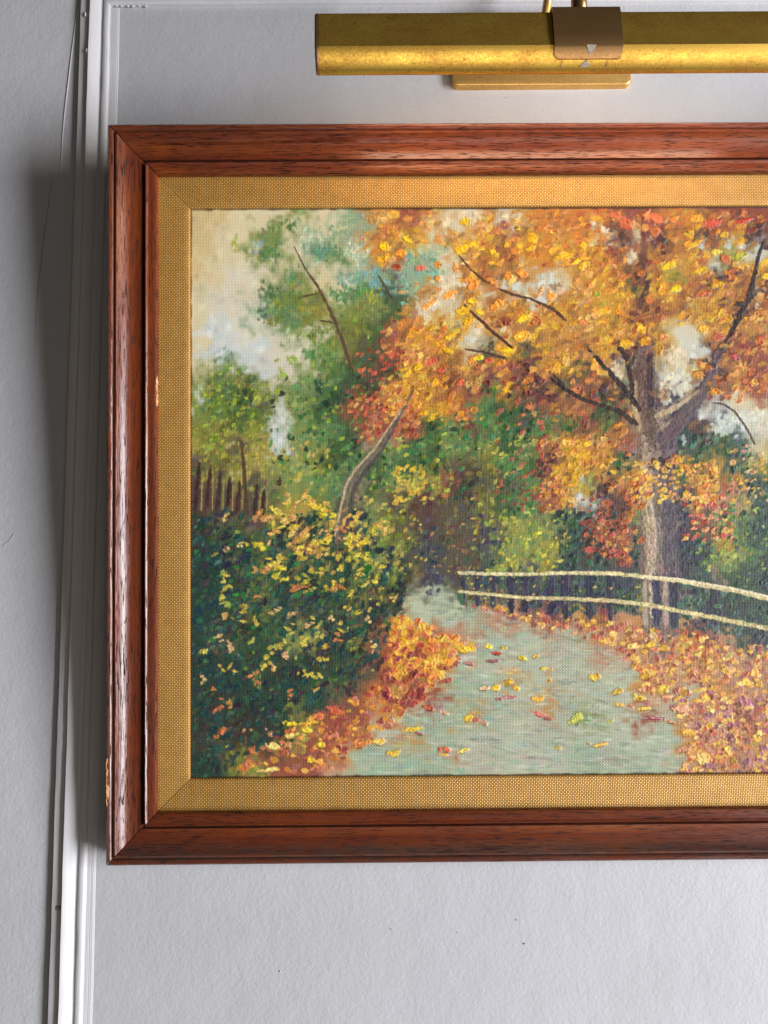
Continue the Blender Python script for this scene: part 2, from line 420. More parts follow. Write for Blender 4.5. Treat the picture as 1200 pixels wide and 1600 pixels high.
scatter(260, (1050,690,1420,880), [(50,78,70),(66,96,82),(38,58,58),(80,112,96),(70,104,72)], (4,8), (.5,.9), (-1.2,.5), .32, .3, 'wgz')
scatter(120, (860,780,1000,890), [(48,74,66),(38,58,56),(64,94,80)], (4,7), (.5,.9), (-1.2,.5), .28, .3, 'wgqk')

# clumps of leaves of the pale tree, upward touches
for x, y, a, b, col in ((428,353,12,9,(104,142,76)),(458,353,10,10,(74,116,70)),(368,382,6,14,(168,172,78)),(421,394,20,11,(84,126,78)),(402,384,10,8,(150,174,176)),
  (484,372,16,12,(196,206,176)),(507,394,26,16,(96,148,118)),(530,366,22,14,(150,176,134)),(560,396,18,18,(190,204,176)),(552,434,22,14,(118,160,144)),(592,440,16,22,(112,162,162)),
  (421,460,16,12,(68,100,60)),(440,474,14,10,(128,142,54)),(410,490,9,14,(70,106,82)),(428,502,14,9,(112,126,56)),(458,462,16,10,(104,130,66)),(458,434,14,10,(98,144,90)),
  (541,462,20,13,(76,132,80)),(567,456,14,12,(88,138,78)),(584,468,12,12,(160,168,60)),(567,488,20,12,(116,126,56)),(507,492,18,12,(142,142,62)),(498,526,18,12,(108,124,54)),
  (470,486,10,8,(164,154,62)),(540,520,18,14,(100,112,60)),(456,566,9,9,(136,166,56)),(443,588,9,7,(146,180,56)),(492,556,16,10,(74,124,72)),(520,575,16,12,(94,116,60)),
  (500,608,10,9,(42,66,54)),(526,622,16,12,(46,70,50)),(478,600,14,12,(110,134,80)),(372,597,14,12,(120,120,60)),(353,560,14,18,(112,142,112)),(387,622,14,12,(44,64,42)),(392,600,12,10,(70,92,58)),
  (340,640,20,18,(98,118,48)),(370,660,24,18,(78,98,44)),(410,650,14,18,(92,110,52)),(320,660,14,20,(120,132,60))):
    for _ in range(max(6, int(a*b/7))):
        dx, dy = rng.normal(0, .5, 2)
        l = rng.uniform(3.5, 7.5)
        dab(U(x+dx*a), V(x, y+dy*b), l, l*rng.uniform(.4, .65), rng.uniform(-2., -.8), jit(col, 13), .08, .7, .18, .75)
for x, y in ((322,668),(335,655),(346,662),(352,680),(338,682),(365,668),(372,650),(388,662),(396,676),(330,690),(348,692),(395,652),(362,640),(318,700),(410,672),(385,700)):
    dab(U(x), V(x, y), rng.uniform(4.5, 7.5), rng.uniform(2.5, 3.8), rng.uniform(-1.4, -.2), jit((152,172,58), 8), .16, .55, .2, .9)

# 3. trunks and boughs
DK = (74,52,44)
stroke([(461,386,.9),(478,420,1.5),(498,449,2.4),(512,476,3),(526,506,3.2),(540,545,3.4),(552,580,3)], (92,70,58), .14, op=.9)
stroke([(470,466,1.5),(486,463,1.8),(500,459,1.2)], (84,72,50), .1, op=.7)
stroke([(504,503,1.6),(516,505,1.8),(526,508,1.5)], (84,64,48), .1)
stroke([(536,446,1.0),(545,470,1.2)], (120,120,90), .06, op=.5)
for k in range(3):
    stroke([(376+1.5*k,692,1.2),(380+1.5*k,735,1.8),(384+1.5*k,806,2)], [(74,54,40),(96,72,48),(66,48,38)][k], .07, .8, op=.6)
for k, x in enumerate((309,326,342,357,372,399,410)):
    t = 728+k*7
    stroke([(x+3,t,3.2),(x,t+40,4.2),(x-3,806-(k%2)*8,4)], [(54,40,40),(66,44,40),(58,46,44)][k%3], .1, .6, op=.9)
    stroke([(x+8,t+12,1.5),(x+6,800,1.6)], (160,140,70), .08, .6, op=.6)
# great tree: body, lit side, shade side
stroke([(1026,1000,24),(1026,900,27),(1022,800,25),(1020,720,23),(1024,668,21)], (134,118,106), .14, .3, dense=.25)
stroke([(1012,905,9),(1010,820,9),(1008,740,10),(1010,690,9),(1004,655,7)], (164,146,124), .3, .5, dense=.3)
stroke([(1016,960,8),(1014,880,8),(1016,838,9),(1012,790,8)], (172,154,132), .36, .5, dense=.3, streak=.22)
stroke([(1044,975,9),(1046,900,12),(1044,830,12),(1042,760,12),(1046,700,12),(1050,672,9)], (102,94,100), .14, .4, dense=.3)
stroke([(1020,690,12),(1010,640,14),(1008,590,15),(1010,548,15)], (108,88,80), .16, .3, dense=.3)
stroke([(1000,672,6),(992,640,5),(994,600,4)], (170,146,114), .26, .5)
stroke([(1018,640,6),(1018,560,6)], (72,54,62), .14, .4)
stroke([(1040,690,12),(1066,655,13),(1096,622,11),(1114,590,8),(1124,556,6),(1134,540,4)], (92,78,90), .16, .3, dense=.3)
stroke([(1028,652,4),(1060,638,5),(1092,616,4)], (184,166,138), .26, .5)
stroke([(1034,672,4),(1064,654,5),(1098,622,4)], (158,140,124), .24, .5)
stroke([(1012,440,9),(1010,400,9),(1014,360,9),(1018,330,8)], (112,72,64), .14, .5, op=.8)
stroke([(1004,480,6),(1016,450,5),(1024,425,3)], (78,56,58), .12, .5, op=.85)
stroke([(594,432,2),(604,450,2.4),(616,470,2)], (80,74,60), .12)
stroke([(1120,440,3),(1140,432,4),(1168,426,2)], (86,66,64), .14)
# pale gaps where the sky shows
SKY = [(226,218,196),(220,214,194),(214,216,206)]
for x, y, a, b, c in ((740,336,42,9,0),(800,340,30,7,0),(700,352,13,18,0),(712,440,22,16,0),(672,478,26,10,1),(700,460,20,16,0),
  (812,446,26,13,2),(858,440,20,20,2),(842,470,26,9,2),(668,500,18,8,0),(744,516,12,10,0),(796,514,14,7,0),(736,534,14,5,2),
  (1104,384,11,8,3),(1142,382,10,8,3),(1166,386,9,7,3),(958,386,9,8,0),(996,402,11,16,0),(948,362,7,7,0),(932,346,6,5,0),
  (1056,562,26,26,0),(1064,604,24,26,1),(1046,600,14,34,0),(1088,560,12,16,2),(966,580,10,26,0),(1190,462,8,20,0),(1042,630,12,14,1),
  (1150,664,40,18,2),(1120,668,26,18,2),(1180,652,30,14,1),(1190,676,16,18,1),(906,752,6,6,2),(906,778,9,8,3),(1070,690,6,8,2)):
    col = [(226,214,180),(216,216,196),(205,214,204),(206,212,220)][c]
    n = max(3, int(a*b/26))
    for _ in range(n):
        dx, dy = rng.normal(0, .42, 2)
        dab(U(x+dx*a), V(x, y+dy*b), rng.uniform(5, 9), rng.uniform(3.5, 6), rng.uniform(-2.2, -.6), jit(col, 6), .12, .6, .06, .85)
for x, y, a, b, c in ((440,660,14,40,0),(432,690,10,22,0),(450,540,26,16,1),(330,520,20,30,0),(345,550,26,24,0),(312,612,10,26,0),(425,600,16,14,1),(400,470,16,20,1)):
    for _ in range(int(a*b/24)):
        dx, dy = rng.normal(0, .45, 2)
        dab(U(x+dx*a), V(x, y+dy*b), rng.uniform(6, 11), rng.uniform(4, 7), rng.uniform(-2.2, -.6), jit([(202,210,208),(214,212,192)][c], 6), .04, .9, .05, .6)
stroke([(1116,632,1.6),(1132,634,2),(1150,646,2),(1166,668,2),(1180,696,2)], (96,84,72), .12)
stroke([(1090,668,1.4),(1106,680,1.8)], (80,76,66), .12)

# 4. the autumn leaves, thick paint
def leafpass(n, box, th=.42, L=(3.6,7.6), ang=(-1.25,.1), keep=None, chars='lmnoqpv', op=1.):
    for _ in range(n):
        x = rng.uniform(box[0], box[2]); y = rng.uniform(box[1], box[3])
        c = cell(U(x)+rng.normal(0, 7), V(x, y)+rng.normal(0, 7))
        if c not in chars: continue
        if keep and not keep(x, y): continue
        l = rng.uniform(*L)
        sf = rng.random()
        dab(U(x), V(x, y), l*(1+.25*(sf > .7)), l*rng.uniform(.42, .8), rng.uniform(*ang), jit(LEAF[c][rng.integers(len(LEAF[c]))], 9), th*rng.uniform(.25, 1.35)*(1-.5*sf), .24+.5*sf*sf, .18, op*(1-.35*sf*rng.random()), .45+.5*rng.random())
def notsky(x, y):
    return not ((1034 < x < 1096 and 528 < y < 655) or (1090 < x and 640 < y < 690) or (780 < x < 884 and 420 < y < 474 and rng.random() < .75)
      or (690 < x < 760 and 330 < y < 350) or (955 < x < 980 and 560 < y < 600) or (648 < x < 730 and 425 < y < 500 and rng.random() < .7)
      or (990 < x < 1034 and 545 < y < 690) or (1034 < x < 1110 and 600 < y < 690))
scatter(900, (585,330,1425,700), [(150,98,56),(176,118,66),(122,86,58),(190,132,70),(140,100,64)], (7,13), (.45,.8), (-1.2,0), .1, .5, 'lmnoqp', op=.55)
leafpass(3000, (585,330,1425,700), .4, (4.6,9.6), keep=notsky)
leafpass(620, (820,690,1000,890), .42, (4,8))
leafpass(420, (985,718,1120,800), .45, keep=lambda x, y: not (1020 < x < 1058 and y > 740) and rng.random() < .55)
leafpass(380, (540,540,660,690), .3, (4,7.5), keep=lambda x, y: not (y > 640 and abs(x-(640-(y-640)*.9)) < 9))
leafpass(900, (560,650,870,780), .26, (2.6,5.5), keep=lambda x, y: rng.random() < .5)
# boughs that stand in front of the leaves
stroke([(1122,566,3.5),(1140,532,3),(1160,498,5),(1176,466,5.5),(1186,430,4),(1194,394,3),(1200,380,3)], (66,48,52), .2, .35)
stroke([(864,594,2.6),(884,610,3.4),(910,626,3.6),(940,636,3.4),(970,646,4),(992,664,5)], (66,56,52), .2, .35)
stroke([(921,546,2.4),(938,566,3.6),(960,590,4.4),(980,614,5),(1000,640,5)], (62,52,52), .22, .35)
stroke([(970,544,2.4),(982,562,4.4),(988,590,4.6),(990,616,4)], (66,54,56), .18, .4)
stroke([(716,394,1.2),(736,420,1.8),(760,440,2.2),(776,446,1.6)], (92,66,56), .16)
stroke([(782,452,1.8),(806,462,2.6),(832,468,2.4),(866,484,3.2),(884,500,3.6)], (86,62,56), .16)
stroke([(728,478,1.6),(750,500,2.6),(774,522,3),(800,544,2.6)], (84,58,46), .18)
stroke([(730,548,1.6),(756,552,2.4),(790,562,3)], (80,64,58), .16)
stroke([(866,588,2),(880,602,3)], (70,58,56), .16)
stroke([(1040,690,11),(1066,655,12),(1096,622,9),(1114,590,7),(1124,556,5)], (104,90,92), .16, .4, dense=.3, op=.75)
stroke([(1032,654,3),(1060,638,4),(1092,614,3)], (178,158,128), .2, .5)
leafpass(160, (860,520,1200,640), .42, (4,8), keep=lambda x, y: notsky(x, y) and rng.random() < .5)
# named touches of colour in the crown
YEL = (240,184,28); ORG = (224,138,58); RED = (190,82,62); WINE = (122,62,64); TAN = (226,168,92)
for x, y, l, w, an, c in ((602,386,9,8,.3,YEL),(638,374,9,5,.6,YEL),(606,402,4,8,.2,YEL),(730,346,10,7,-.1,YEL),(728,388,15,6,-.6,YEL),(744,382,10,5,-.3,YEL),
  (773,394,6,6,0,YEL),(794,384,5,4,-.5,YEL),(836,372,9,10,-.8,YEL),(834,388,9,5,-.4,YEL),(890,400,12,5,-.3,YEL),(627,396,12,6,-.2,(226,150,52)),(622,418,9,6,0,RED),
  (660,420,13,6,.1,(206,120,84)),(686,414,8,6,0,ORG),(714,418,4,8,0,ORG),(741,447,12,9,-.5,ORG),(770,440,12,5,.5,ORG),(796,432,8,7,0,ORG),(818,428,9,8,0,ORG),
  (686,436,7,6,-.3,ORG),(704,462,14,6,-.4,ORG),(672,478,14,6,-.5,(224,150,70)),(630,458,11,3,-.1,(216,150,90)),(738,472,9,6,0,YEL),(724,488,12,7,-.2,YEL),(732,504,10,5,-.4,YEL),
  (778,478,14,7,-.6,ORG),(818,500,12,6,-.5,YEL),(816,528,14,9,-.4,(226,166,60)),(796,550,14,6,0,YEL),(700,530,7,4,.2,YEL),(698,550,9,5,.3,YEL),(650,522,6,3,.2,YEL),
  (674,568,10,5,-.6,RED),(690,582,7,4,-.4,RED),(738,566,8,6,-.4,ORG),(764,566,8,5,-.3,RED),(750,562,8,5,-.2,YEL),(784,570,12,5,-.5,ORG),(654,576,9,5,-.5,YEL),
  (848,456,3,14,.5,(216,160,110)),(864,464,9,9,0,ORG),(840,464,5,4,.4,ORG),(720,600,9,5,-.7,RED),(764,604,8,7,0,WINE),(805,595,7,5,0,WINE),(790,600,5,4,0,RED),
  (916,384,6,7,-.4,YEL),(904,410,10,4,-.5,YEL),(912,418,6,8,0,YEL),(1050,416,16,6,-.4,(226,196,44)),(1060,452,11,6,-.5,(234,206,40)),(1100,424,16,7,-.3,(206,168,54)),(1126,446,13,4,-.3,(218,170,44)),
  (1090,382,16,5,-.5,(214,166,54)),(1138,366,8,5,-.4,(226,178,48)),(1092,340,10,6,-.4,(226,160,50)),(1126,394,10,5,-.2,(210,176,60)),(1164,400,12,6,-.4,(178,170,66)),
  (984,350,14,10,.8,(206,104,78)),(968,336,14,6,.2,(202,100,76)),(1030,362,9,9,0,(214,124,70)),(1032,340,12,8,.5,(206,104,72)),(1120,348,18,9,-.2,(180,84,66)),(1170,344,20,4,-.25,(190,74,58)),
  (1004,514,8,10,-.5,(240,180,34)),(980,540,12,9,0,(232,178,44)),(1012,534,10,6,-.8,(240,172,30)),(936,462,6,6,-.4,(150,158,60)),(1106,460,18,4,-.2,(196,104,80)),(1140,404,10,8,0,(190,104,80)),
  (1040,528,8,6,.2,(214,136,84)),(1036,548,4,9,0,(222,158,44)),(1094,588,11,8,-.2,(222,158,74)),(1120,614,12,7,.2,(222,148,66)),(1126,528,9,8,0,(192,104,88)),(1150,560,9,6,0,(190,90,84)),
  (1104,516,10,9,-.3,(222,164,60)),(1144,500,7,7,0,(228,172,46)),(1180,600,8,7,.2,(206,168,80)),(1192,534,4,9,-.4,(200,92,70))):
    dab(U(x), V(x, y), l, w, an, jit(c, 5), .5, .25, .18, 1.)
    if l*w > 60: dab(U(x-1), V(x, y-1), l*.6, w*.5, an, jit(tuple(min(250, q*1.06) for q in c), 4), .3, .4, .2, .8)
# reds between the greens, right of the dark hollow
scatter(46, (770,640,850,800), [(172,84,66),(150,66,58),(190,104,80)], (3,6), (.5,.8), (-1.3,0), .4, .3)
scatter(60, (905,780,985,875), [(174,78,72),(150,66,66),(192,102,86),(126,64,66)], (3,6.5), (.45,.8), (-.9,.1), .42, .3)
scatter(70, (555,545,625,700), [(186,86,62),(150,60,52),(200,104,70)], (3,6.5), (.5,.8), (-1.1,.1), .34, .3)
scatter(40, (600,655,665,685), [(142,66,58),(170,84,62)], (3.5,7), (.35,.6), (-.9,-.3), .36, .3)
scatter(150, (985,725,1120,790), [(234,188,70),(228,160,84),(240,200,96),(214,140,76)], (3,6), (.5,.8), (-1.,.1), .5, .28)
scatter(80, (1064,770,1145,850), [(226,150,110),(232,176,120),(206,96,88),(236,190,90),(190,90,90)], (3,6), (.45,.8), (-1.1,.3), .48, .28)
scatter(60, (1140,700,1200,790), [(230,178,74),(222,168,120),(70,100,82)], (3,6), (.5,.8), (-1,.2), .46, .28)

# 5. shrub in the left foreground: dark mass with sparse yellow and tan leaves
BUSH = [(302,800),(420,790),(560,800),(640,880),(628,960),(600,1010),(590,1050),(545,1080),(470,1105),(420,1160),(345,1200),(302,1205)]
scatter(900, (302,800,640,1208), [(36,66,64),(30,54,56),(44,80,74),(48,48,50),(38,68,60),(32,60,62),(52,52,52)], (6,13), (.35,.7), (-1.3,-.3), .16, .6, poly=BUSH, streak=.3)
scatter(260, (302,800,640,1208), [(52,88,74),(58,90,66),(64,104,72),(70,64,54),(76,100,88)], (3,7), (.35,.7), (-1.3,-.2), .2, .5, poly=BUSH, streak=.3)
scatter(60, (302,840,600,1000), [(42,110,58),(50,124,60),(66,104,56)], (4,8), (.4,.8), (-1,.4), .18, .45, poly=BUSH)
for _ in range(62):     # leaf clusters on the top of the shrub
    x = rng.uniform(400, 600); y = 785+rng.beta(1.4, 1.8)*150
    c = [(222,192,58),(224,172,90),(204,178,62),(234,204,70),(218,156,86),(176,182,64)][rng.integers(5)]
    for _ in range(rng.integers(2, 5)):
        dab(U(x+rng.normal(0, 5)), V(x, y+rng.normal(0, 4)), rng.uniform(3.6, 8), rng.uniform(2.4, 5), rng.uniform(-1.2, .6), jit(c, 10), .26, .4, .3, .95, .8)
for _ in range(44):      # loose yellow leaves down the face of the shrub
    x = rng.uniform(320, 625); y = 800+rng.beta(1.2, 1.6)*300
    if not inside(x, y, BUSH): continue
    c = [(214,190,74),(196,186,80),(224,176,100),(160,170,78)][rng.integers(4)]
    for _ in range(rng.integers(1, 4)):
        dab(U(x+rng.normal(0, 4)), V(x, y+rng.normal(0, 4)), rng.uniform(3.4, 7.5), rng.uniform(2, 4.2), rng.uniform(-1.3, .6), jit(c, 9), .26, .4, .3, .9, .9)
for x, y, c in ((352,902,0),(355,860,1),(372,858,1),(392,932,3),(380,952,0),(405,975,0),(340,995,1),(355,1010,1),(395,972,0),(428,952,1),(452,960,1),(455,985,0),(470,1000,0),
  (480,1005,0),(482,978,1),(503,1010,0),(520,972,1),(535,985,0),(528,1000,3),(528,920,3),(460,920,3),(470,915,3),(512,922,0),(550,930,0),(542,948,0),(350,1042,0),(362,1050,0),
  (410,1044,0),(318,1064,1),(330,1082,3),(338,1106,3),(345,1098,3),(360,1100,3),(400,1066,3),(393,1052,3),(454,1080,3),(475,1052,0),(487,1056,0),(500,1060,0),(488,1074,0),
  (345,1140,3),(385,1140,1),(424,1142,1),(396,1168,3),(428,1016,0),(445,1025,1),(575,965,1),(583,1008,1),(345,1145,3),(500,1030,0),(560,900,0),(585,880,0),(570,870,0),(470,870,0),(430,850,1)):
    cc = [(206,176,70),(222,178,116),(0,0,0),(206,118,66)][c]
    for _ in range(rng.integers(2, 5)):
        dab(U(x+rng.normal(0, 4.5)), V(x, y+rng.normal(0, 4)), rng.uniform(3, 7), rng.uniform(1.8, 4), rng.uniform(-1.4, .8), jit(cc, 9), .3, .4, .3, .95, .9)
scatter(120, (545,740,660,960), [(196,184,66),(140,152,60),(206,178,80),(90,116,60)], (2.5,5.5), (.4,.8), (-1.4,0), .2, .4, 'ijzrgl')
scatter(60, (615,730,665,790), [(226,190,64),(214,176,70)], (2.5,6), (.4,.8), (-1.2,0), .26, .35)
scatter(46, (640,770,745,900), [(200,150,90),(190,170,80),(130,100,80),(110,92,80)], (2.2,5), (.35,.7), (-1.3,.2), .16, .5)

# leaning trunk behind the shrub
stroke([(646,612,2.4),(628,648,4),(610,676,5.5),(590,706,5.6),(560,738,6.4),(543,766,6.8),(534,800,6.8),(524,848,5)], (106,96,84), .13, .6, op=.9)
stroke([(626,646,1.6),(606,673,1.6),(586,703,2),(556,735,2.3),(540,761,2.3),(531,800,2),(523,838,1.5)], (180,162,124), .2, .5)
stroke([(612,680,2),(594,712,3),(566,746,4),(552,770,4.5),(546,806,4),(532,846,3)], (80,72,74), .12, .5, op=.75)
for _ in range(26):
    x = rng.uniform(500, 560); y = rng.uniform(800, 862)
    dab(U(x), V(x, y), rng.uniform(3, 6), rng.uniform(2, 3.5), rng.uniform(-1.2, .6), jit([(212,180,62),(220,164,90),(66,90,58),(206,120,70)][rng.integers(4)], 8), .26, .4, .25, .95)
leafpass(40, (600,600,650,680), .34, (4,7))
# 6. the lane
PATHP = [(636,946),(660,928),(706,924),(724,946),(790,966),(860,990),(950,1012),(985,1045),(1000,1080),(1050,1112),(1064,1160),(1056,1208),(540,1208),(556,1176),(610,1130),(660,1092),(690,1056),(720,1022),(700,992),(640,970)]
for _ in range(1500):
    x = rng.uniform(540, 1070); y = rng.uniform(924, 1210)
    if not inside(x, y, PATHP): continue
    near = (y-924)/284
    c = [(172,188,162),(158,182,160),(190,192,170),(204,206,190),(148,164,148),(186,184,154),(164,166,146),(196,198,176)][rng.integers(8)]
    dab(U(x), V(x, y), rng.uniform(7, 12)+14*near*rng.random(), rng.uniform(2, 4.2), rng.normal(.05, .16), jit(c, 7), .07, .7, .1, .5, .4)
scatter(60, (700,985,1000,1190), [(126,148,136),(140,154,140),(150,140,128)], (10,26), (.1,.2), (-.12,.2), .05, .8, op=.45, poly=PATHP)
scatter(40, (560,1100,900,1205), [(140,182,164),(150,190,172)], (10,20), (.25,.5), (-.2,.2), .06, .8, op=.5, poly=PATHP)
LB = [(612,965),(650,968),(700,992),(740,1006),(720,1028),(690,1056),(660,1092),(612,1130),(560,1172),(540,1200),(400,1206),(372,1198),(430,1150),(490,1110),(560,1085),(596,1050),(604,1010)]
scatter(900, (370,960,780,1208), [(206,132,60),(190,98,62),(222,160,62),(150,70,62),(226,176,74),(200,118,84),(170,86,66)], (3.4,7.6), (.5,.85), (-.7,.4), .44, .28, poly=LB)
scatter(230, (600,960,740,1060), [(226,170,62),(216,140,64),(234,188,70),(198,108,66)], (4,8), (.55,.9), (-.6,.4), .48, .28, poly=LB)
scatter(60, (595,1010,660,1110), [(150,66,64),(120,58,66),(176,80,64)], (4,8), (.55,.9), (-.5,.4), .5, .28, poly=LB)
RB = [(724,946),(800,952),(870,962),(940,968),(1010,984),(1090,992),(1140,1010),(1425,1016),(1425,1210),(1056,1208),(1070,1160),(1052,1112),(1004,1082),(986,1044),(950,1010),(860,986),(780,966)]
scatter(3500, (720,940,1425,1210), [(226,174,88),(212,140,92),(198,114,80),(168,90,78),(236,194,98),(178,112,102),(216,158,112),(230,182,76),(196,104,78),(128,84,80),(150,104,84)], (3,6.6), (.5,.85), (-.8,.4), .42, .28, poly=RB)
scatter(170, (940,990,1200,1210), [(238,200,104),(242,206,122),(232,184,78)], (4,8), (.5,.8), (-.7,.3), .5, .28, poly=RB)
scatter(150, (1040,1080,1425,1210), [(160,106,120),(140,92,110),(200,140,130)], (4,9), (.5,.8), (-.6,.3), .36, .3, poly=RB)
# fence along the lane: dark ground, posts, two pale rails
FP = [(716,902),(800,906),(900,904),(1000,908),(1100,924),(1200,946),(1425,992),(1425,1010),(1200,1004),(1130,996),(1060,984),(960,966),(860,960),(770,952),(718,938)]
scatter(420, (716,900,1425,1010), [(66,92,80),(50,70,66),(80,104,88),(60,66,80),(84,98,70)], (3.5,7), (.5,.9), (-1.2,.3), .18, .4, poly=FP)
for x, w in ((722,3),(744,4.5),(768,5),(796,6),(818,6),(858,6),(880,6),(918,6),(950,4),(1022,7),(1050,8),(1112,6),(1230,8),(1290,7),(1350,8)):
    yb = 936+max(0, x-720)*.1
    stroke([(x,904+max(0, x-1000)*.13,w),(x,yb+8,w)], (60,60,78), .12, .4, dense=.35)
for x in (1004,1036):
    stroke([(x,912,5),(x,978,5)], (176,156,140), .16, .45, op=.8)
stroke([(716,932,6),(720,944,5)], (70,104,82), .14)
scatter(60, (725,904,1000,945), [(200,170,80),(206,140,90),(120,140,90)], (1.6,3.2), (.5,.9), (-1,.5), .2, .4)
scatter(30, (1060,915,1200,1000), [(80,110,96),(60,84,84),(96,124,104)], (5,9), (.6,.9), (-1,.5), .45, .3)
for off, th in ((0,.26),):
    stroke([(716,897.5,3.1),(760,899.5,3.4),(820,900,3.1),(890,898,3.4),(960,899,3.9),(1010,905,3.9),(1060,911,4.2),(1100,918,4.4),(1150,927,4.4),(1200,940,4.7),(1260,956,4.7),(1425,1000,5.2)], (214,200,152), th, .5, .2)
    stroke([(716,927,2.9),(760,931,3.1),(810,936,3.1),(880,938,3.4),(950,941,3.9),(1005,947,3.9),(1060,958,4.2),(1120,969,4.4),(1165,979,4.4),(1200,986,4.7),(1260,1000,4.7),(1425,1040,5.2)], (206,192,140), th, .5, .2)
    stroke([(1000,903,1.6),(1060,908,1.7),(1140,922,1.8),(1200,936,2.0)], (232,222,184), .2, .5)
# leaves lying on the lane
Y2 = (238,196,58); O2 = (232,168,58)
for x, y, l, w, an, c in ((622,1076,5,4,0,(206,178,90)),(665,1106,11,4.5,.2,(182,76,54)),(690,1114,9,3,.4,(206,150,120)),(727,1122,9,6,-.3,(226,178,60)),(738,1124,5,4,.3,(180,80,66)),(752,1130,8,4,.5,(186,140,110)),
  (640,1139,16,4.5,-.1,Y2),(652,1146,8,2,.1,(150,80,84)),(692,1170,12,5.5,.15,(190,76,50)),(718,1172,10,4,-.2,(216,186,90)),(690,1178,7,3,.1,(226,180,80)),(614,1176,10,6,-.4,Y2),(604,1176,6,4,0,O2),
  (770,1076,8,6,-.2,Y2),(790,1068,9,5,-.3,Y2),(803,1076,6,4,.2,O2),(752,1076,10,4,0,(196,160,120)),(760,1012,7,5,.2,Y2),(772,1022,9,3.5,.2,(182,66,58)),(784,1014,6,2.5,-.2,Y2),(725,1016,16,6,-.1,Y2),
  (766,1034,14,2.5,0,(160,96,110)),(730,1038,10,2.5,.1,(170,106,110)),(690,1044,10,3,.2,(170,80,70)),(695,1064,12,3.5,-.25,(176,84,76)),(812,1030,8,4,.3,Y2),(832,1027,8,3,-.3,O2),(844,1046,7,4,-.1,Y2),(856,1048,4,2,0,O2),
  (854,1064,4,3,0,O2),(830,1092,7,4,.3,O2),(840,1093,6,4,-.3,O2),(836,1116,12,4,.3,(182,98,88)),(850,1122,8,3,.2,(170,90,86)),(790,1090,14,2.5,0,(170,110,110)),(775,1093,6,2.5,.1,(150,84,84)),
  (896,1122,12,7,-.5,(206,206,84)),(886,1128,8,4,-.6,(190,196,100)),(866,1168,6,3.5,-.1,(196,160,76)),(921,1060,8,6,.5,Y2),(930,1058,4,5,-.6,O2),(958,1082,10,5,-.25,(230,184,74)),(1004,1058,11,5.5,-.25,(234,180,60)),
  (1016,1064,9,5,.4,(196,130,100)),(1030,1078,11,7,-.1,(238,200,80)),(1036,1090,10,3.5,0,(206,150,110)),(996,1092,12,5,.1,(232,192,80)),(984,1088,5,4,.4,(216,196,90)),(1000,1108,12,3.5,-.1,(230,186,84)),
  (962,1102,9,3.5,.1,(226,176,80)),(978,1104,6,2.5,0,(196,130,100)),(996,1078,8,5,0,(196,140,112)),(1056,1108,18,8,-.15,(196,140,112)),(1012,1122,20,3,.05,(172,104,110)),(1040,1128,12,3,.1,(190,140,104)),
  (948,1127,5,3,-.3,(206,206,110)),(928,1164,14,3,-.2,(232,178,70)),(914,1162,5,2.5,.4,(190,140,90)),(1068,1144,13,7,0,(238,188,90)),(1060,1170,14,6,-.3,(196,140,112)),(1090,1186,13,10,.2,(236,186,110)),
  (420,1200,18,4.5,-.12,(226,196,112)),(426,1164,15,6,.1,(226,196,106)),(455,1130,14,4,0,Y2),(478,1140,12,5.5,.1,Y2),(486,1128,12,4,-.2,O2),(500,1162,10,5,.1,Y2),(496,1118,10,8,.4,(206,112,72)),(520,1110,10,7,.2,(196,92,66)),
  (560,1162,12,6,0,(206,124,66)),(588,1158,11,6,.1,(226,176,80)),(484,1186,9,5,.2,Y2),(452,1148,10,5,-.2,(222,196,110)),(1010,1010,8,5,-.1,Y2),(1034,1015,9,6,0,(234,190,84))):
    dab(U(x), V(x, y), l, w, an, jit(c, 5), .48, .28, .18, 1., .6)
    dab(U(x+l*.2), V(x, y-w*.25), l*.5, w*.4, an+.3, jit(tuple(min(250, q*1.07) for q in c), 4), .3, .4, .2, .8)
    if l > 7: dab(U(x), V(x, y+w*.95), l*.8, 1.3, an, jit(tuple(q*.55 for q in c), 4), .1, .5, .2, .7)
# ends of the paint: thin worn edge with bare ground showing at the rim of the canvas

# the paint itself is never smooth: bristle and knife marks in the thick passages
HGT += THK*(smooth_noise(NY, NX, 4.5, rng)-.5)*.2
HGT += (smooth_noise(NY, NX, 2.4, rng)-.5)*.03
COL = COL*.94+np.array([158, 152, 132])*.06      # painted haze: a slightly milky veil mixed into every colour
# shadow of the border's lip, painted dark into the colour along the canvas rim
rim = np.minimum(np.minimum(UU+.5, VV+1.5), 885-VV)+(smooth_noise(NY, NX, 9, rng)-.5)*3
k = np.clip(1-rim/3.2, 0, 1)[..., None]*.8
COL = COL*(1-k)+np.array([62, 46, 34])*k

# The palette above was mixed by eye on the lit picture; this takes the daylight, the picture light and
# the sheen of the varnish back out, so that what is left is the colour of the paint itself.
def pigment(lin, U_, V_):
    s = (U_/900)[..., None]; t = (V_/880)[..., None]
    c = np.array
    lamp_k = np.exp(-np.maximum(t, 0)/.14)*np.exp(-((s-.62)/.38)**2)
    E = c([.903, .912, .918])+c([.240, .260, .284])*s+c([.060, .050, .039])*np.minimum(s, 1.2)**2+c([.026, .036, .051])*t+c([.036, .041, .039])*s*t+c([.728, .546, .386])*lamp_k
    S = .008+.022*s+.025*np.clip(s, 0, 1.2)**2*np.clip(t+.2, 0, 1)+.012*lamp_k
    return 1.17*np.maximum((lin-S)/E, .3*lin)
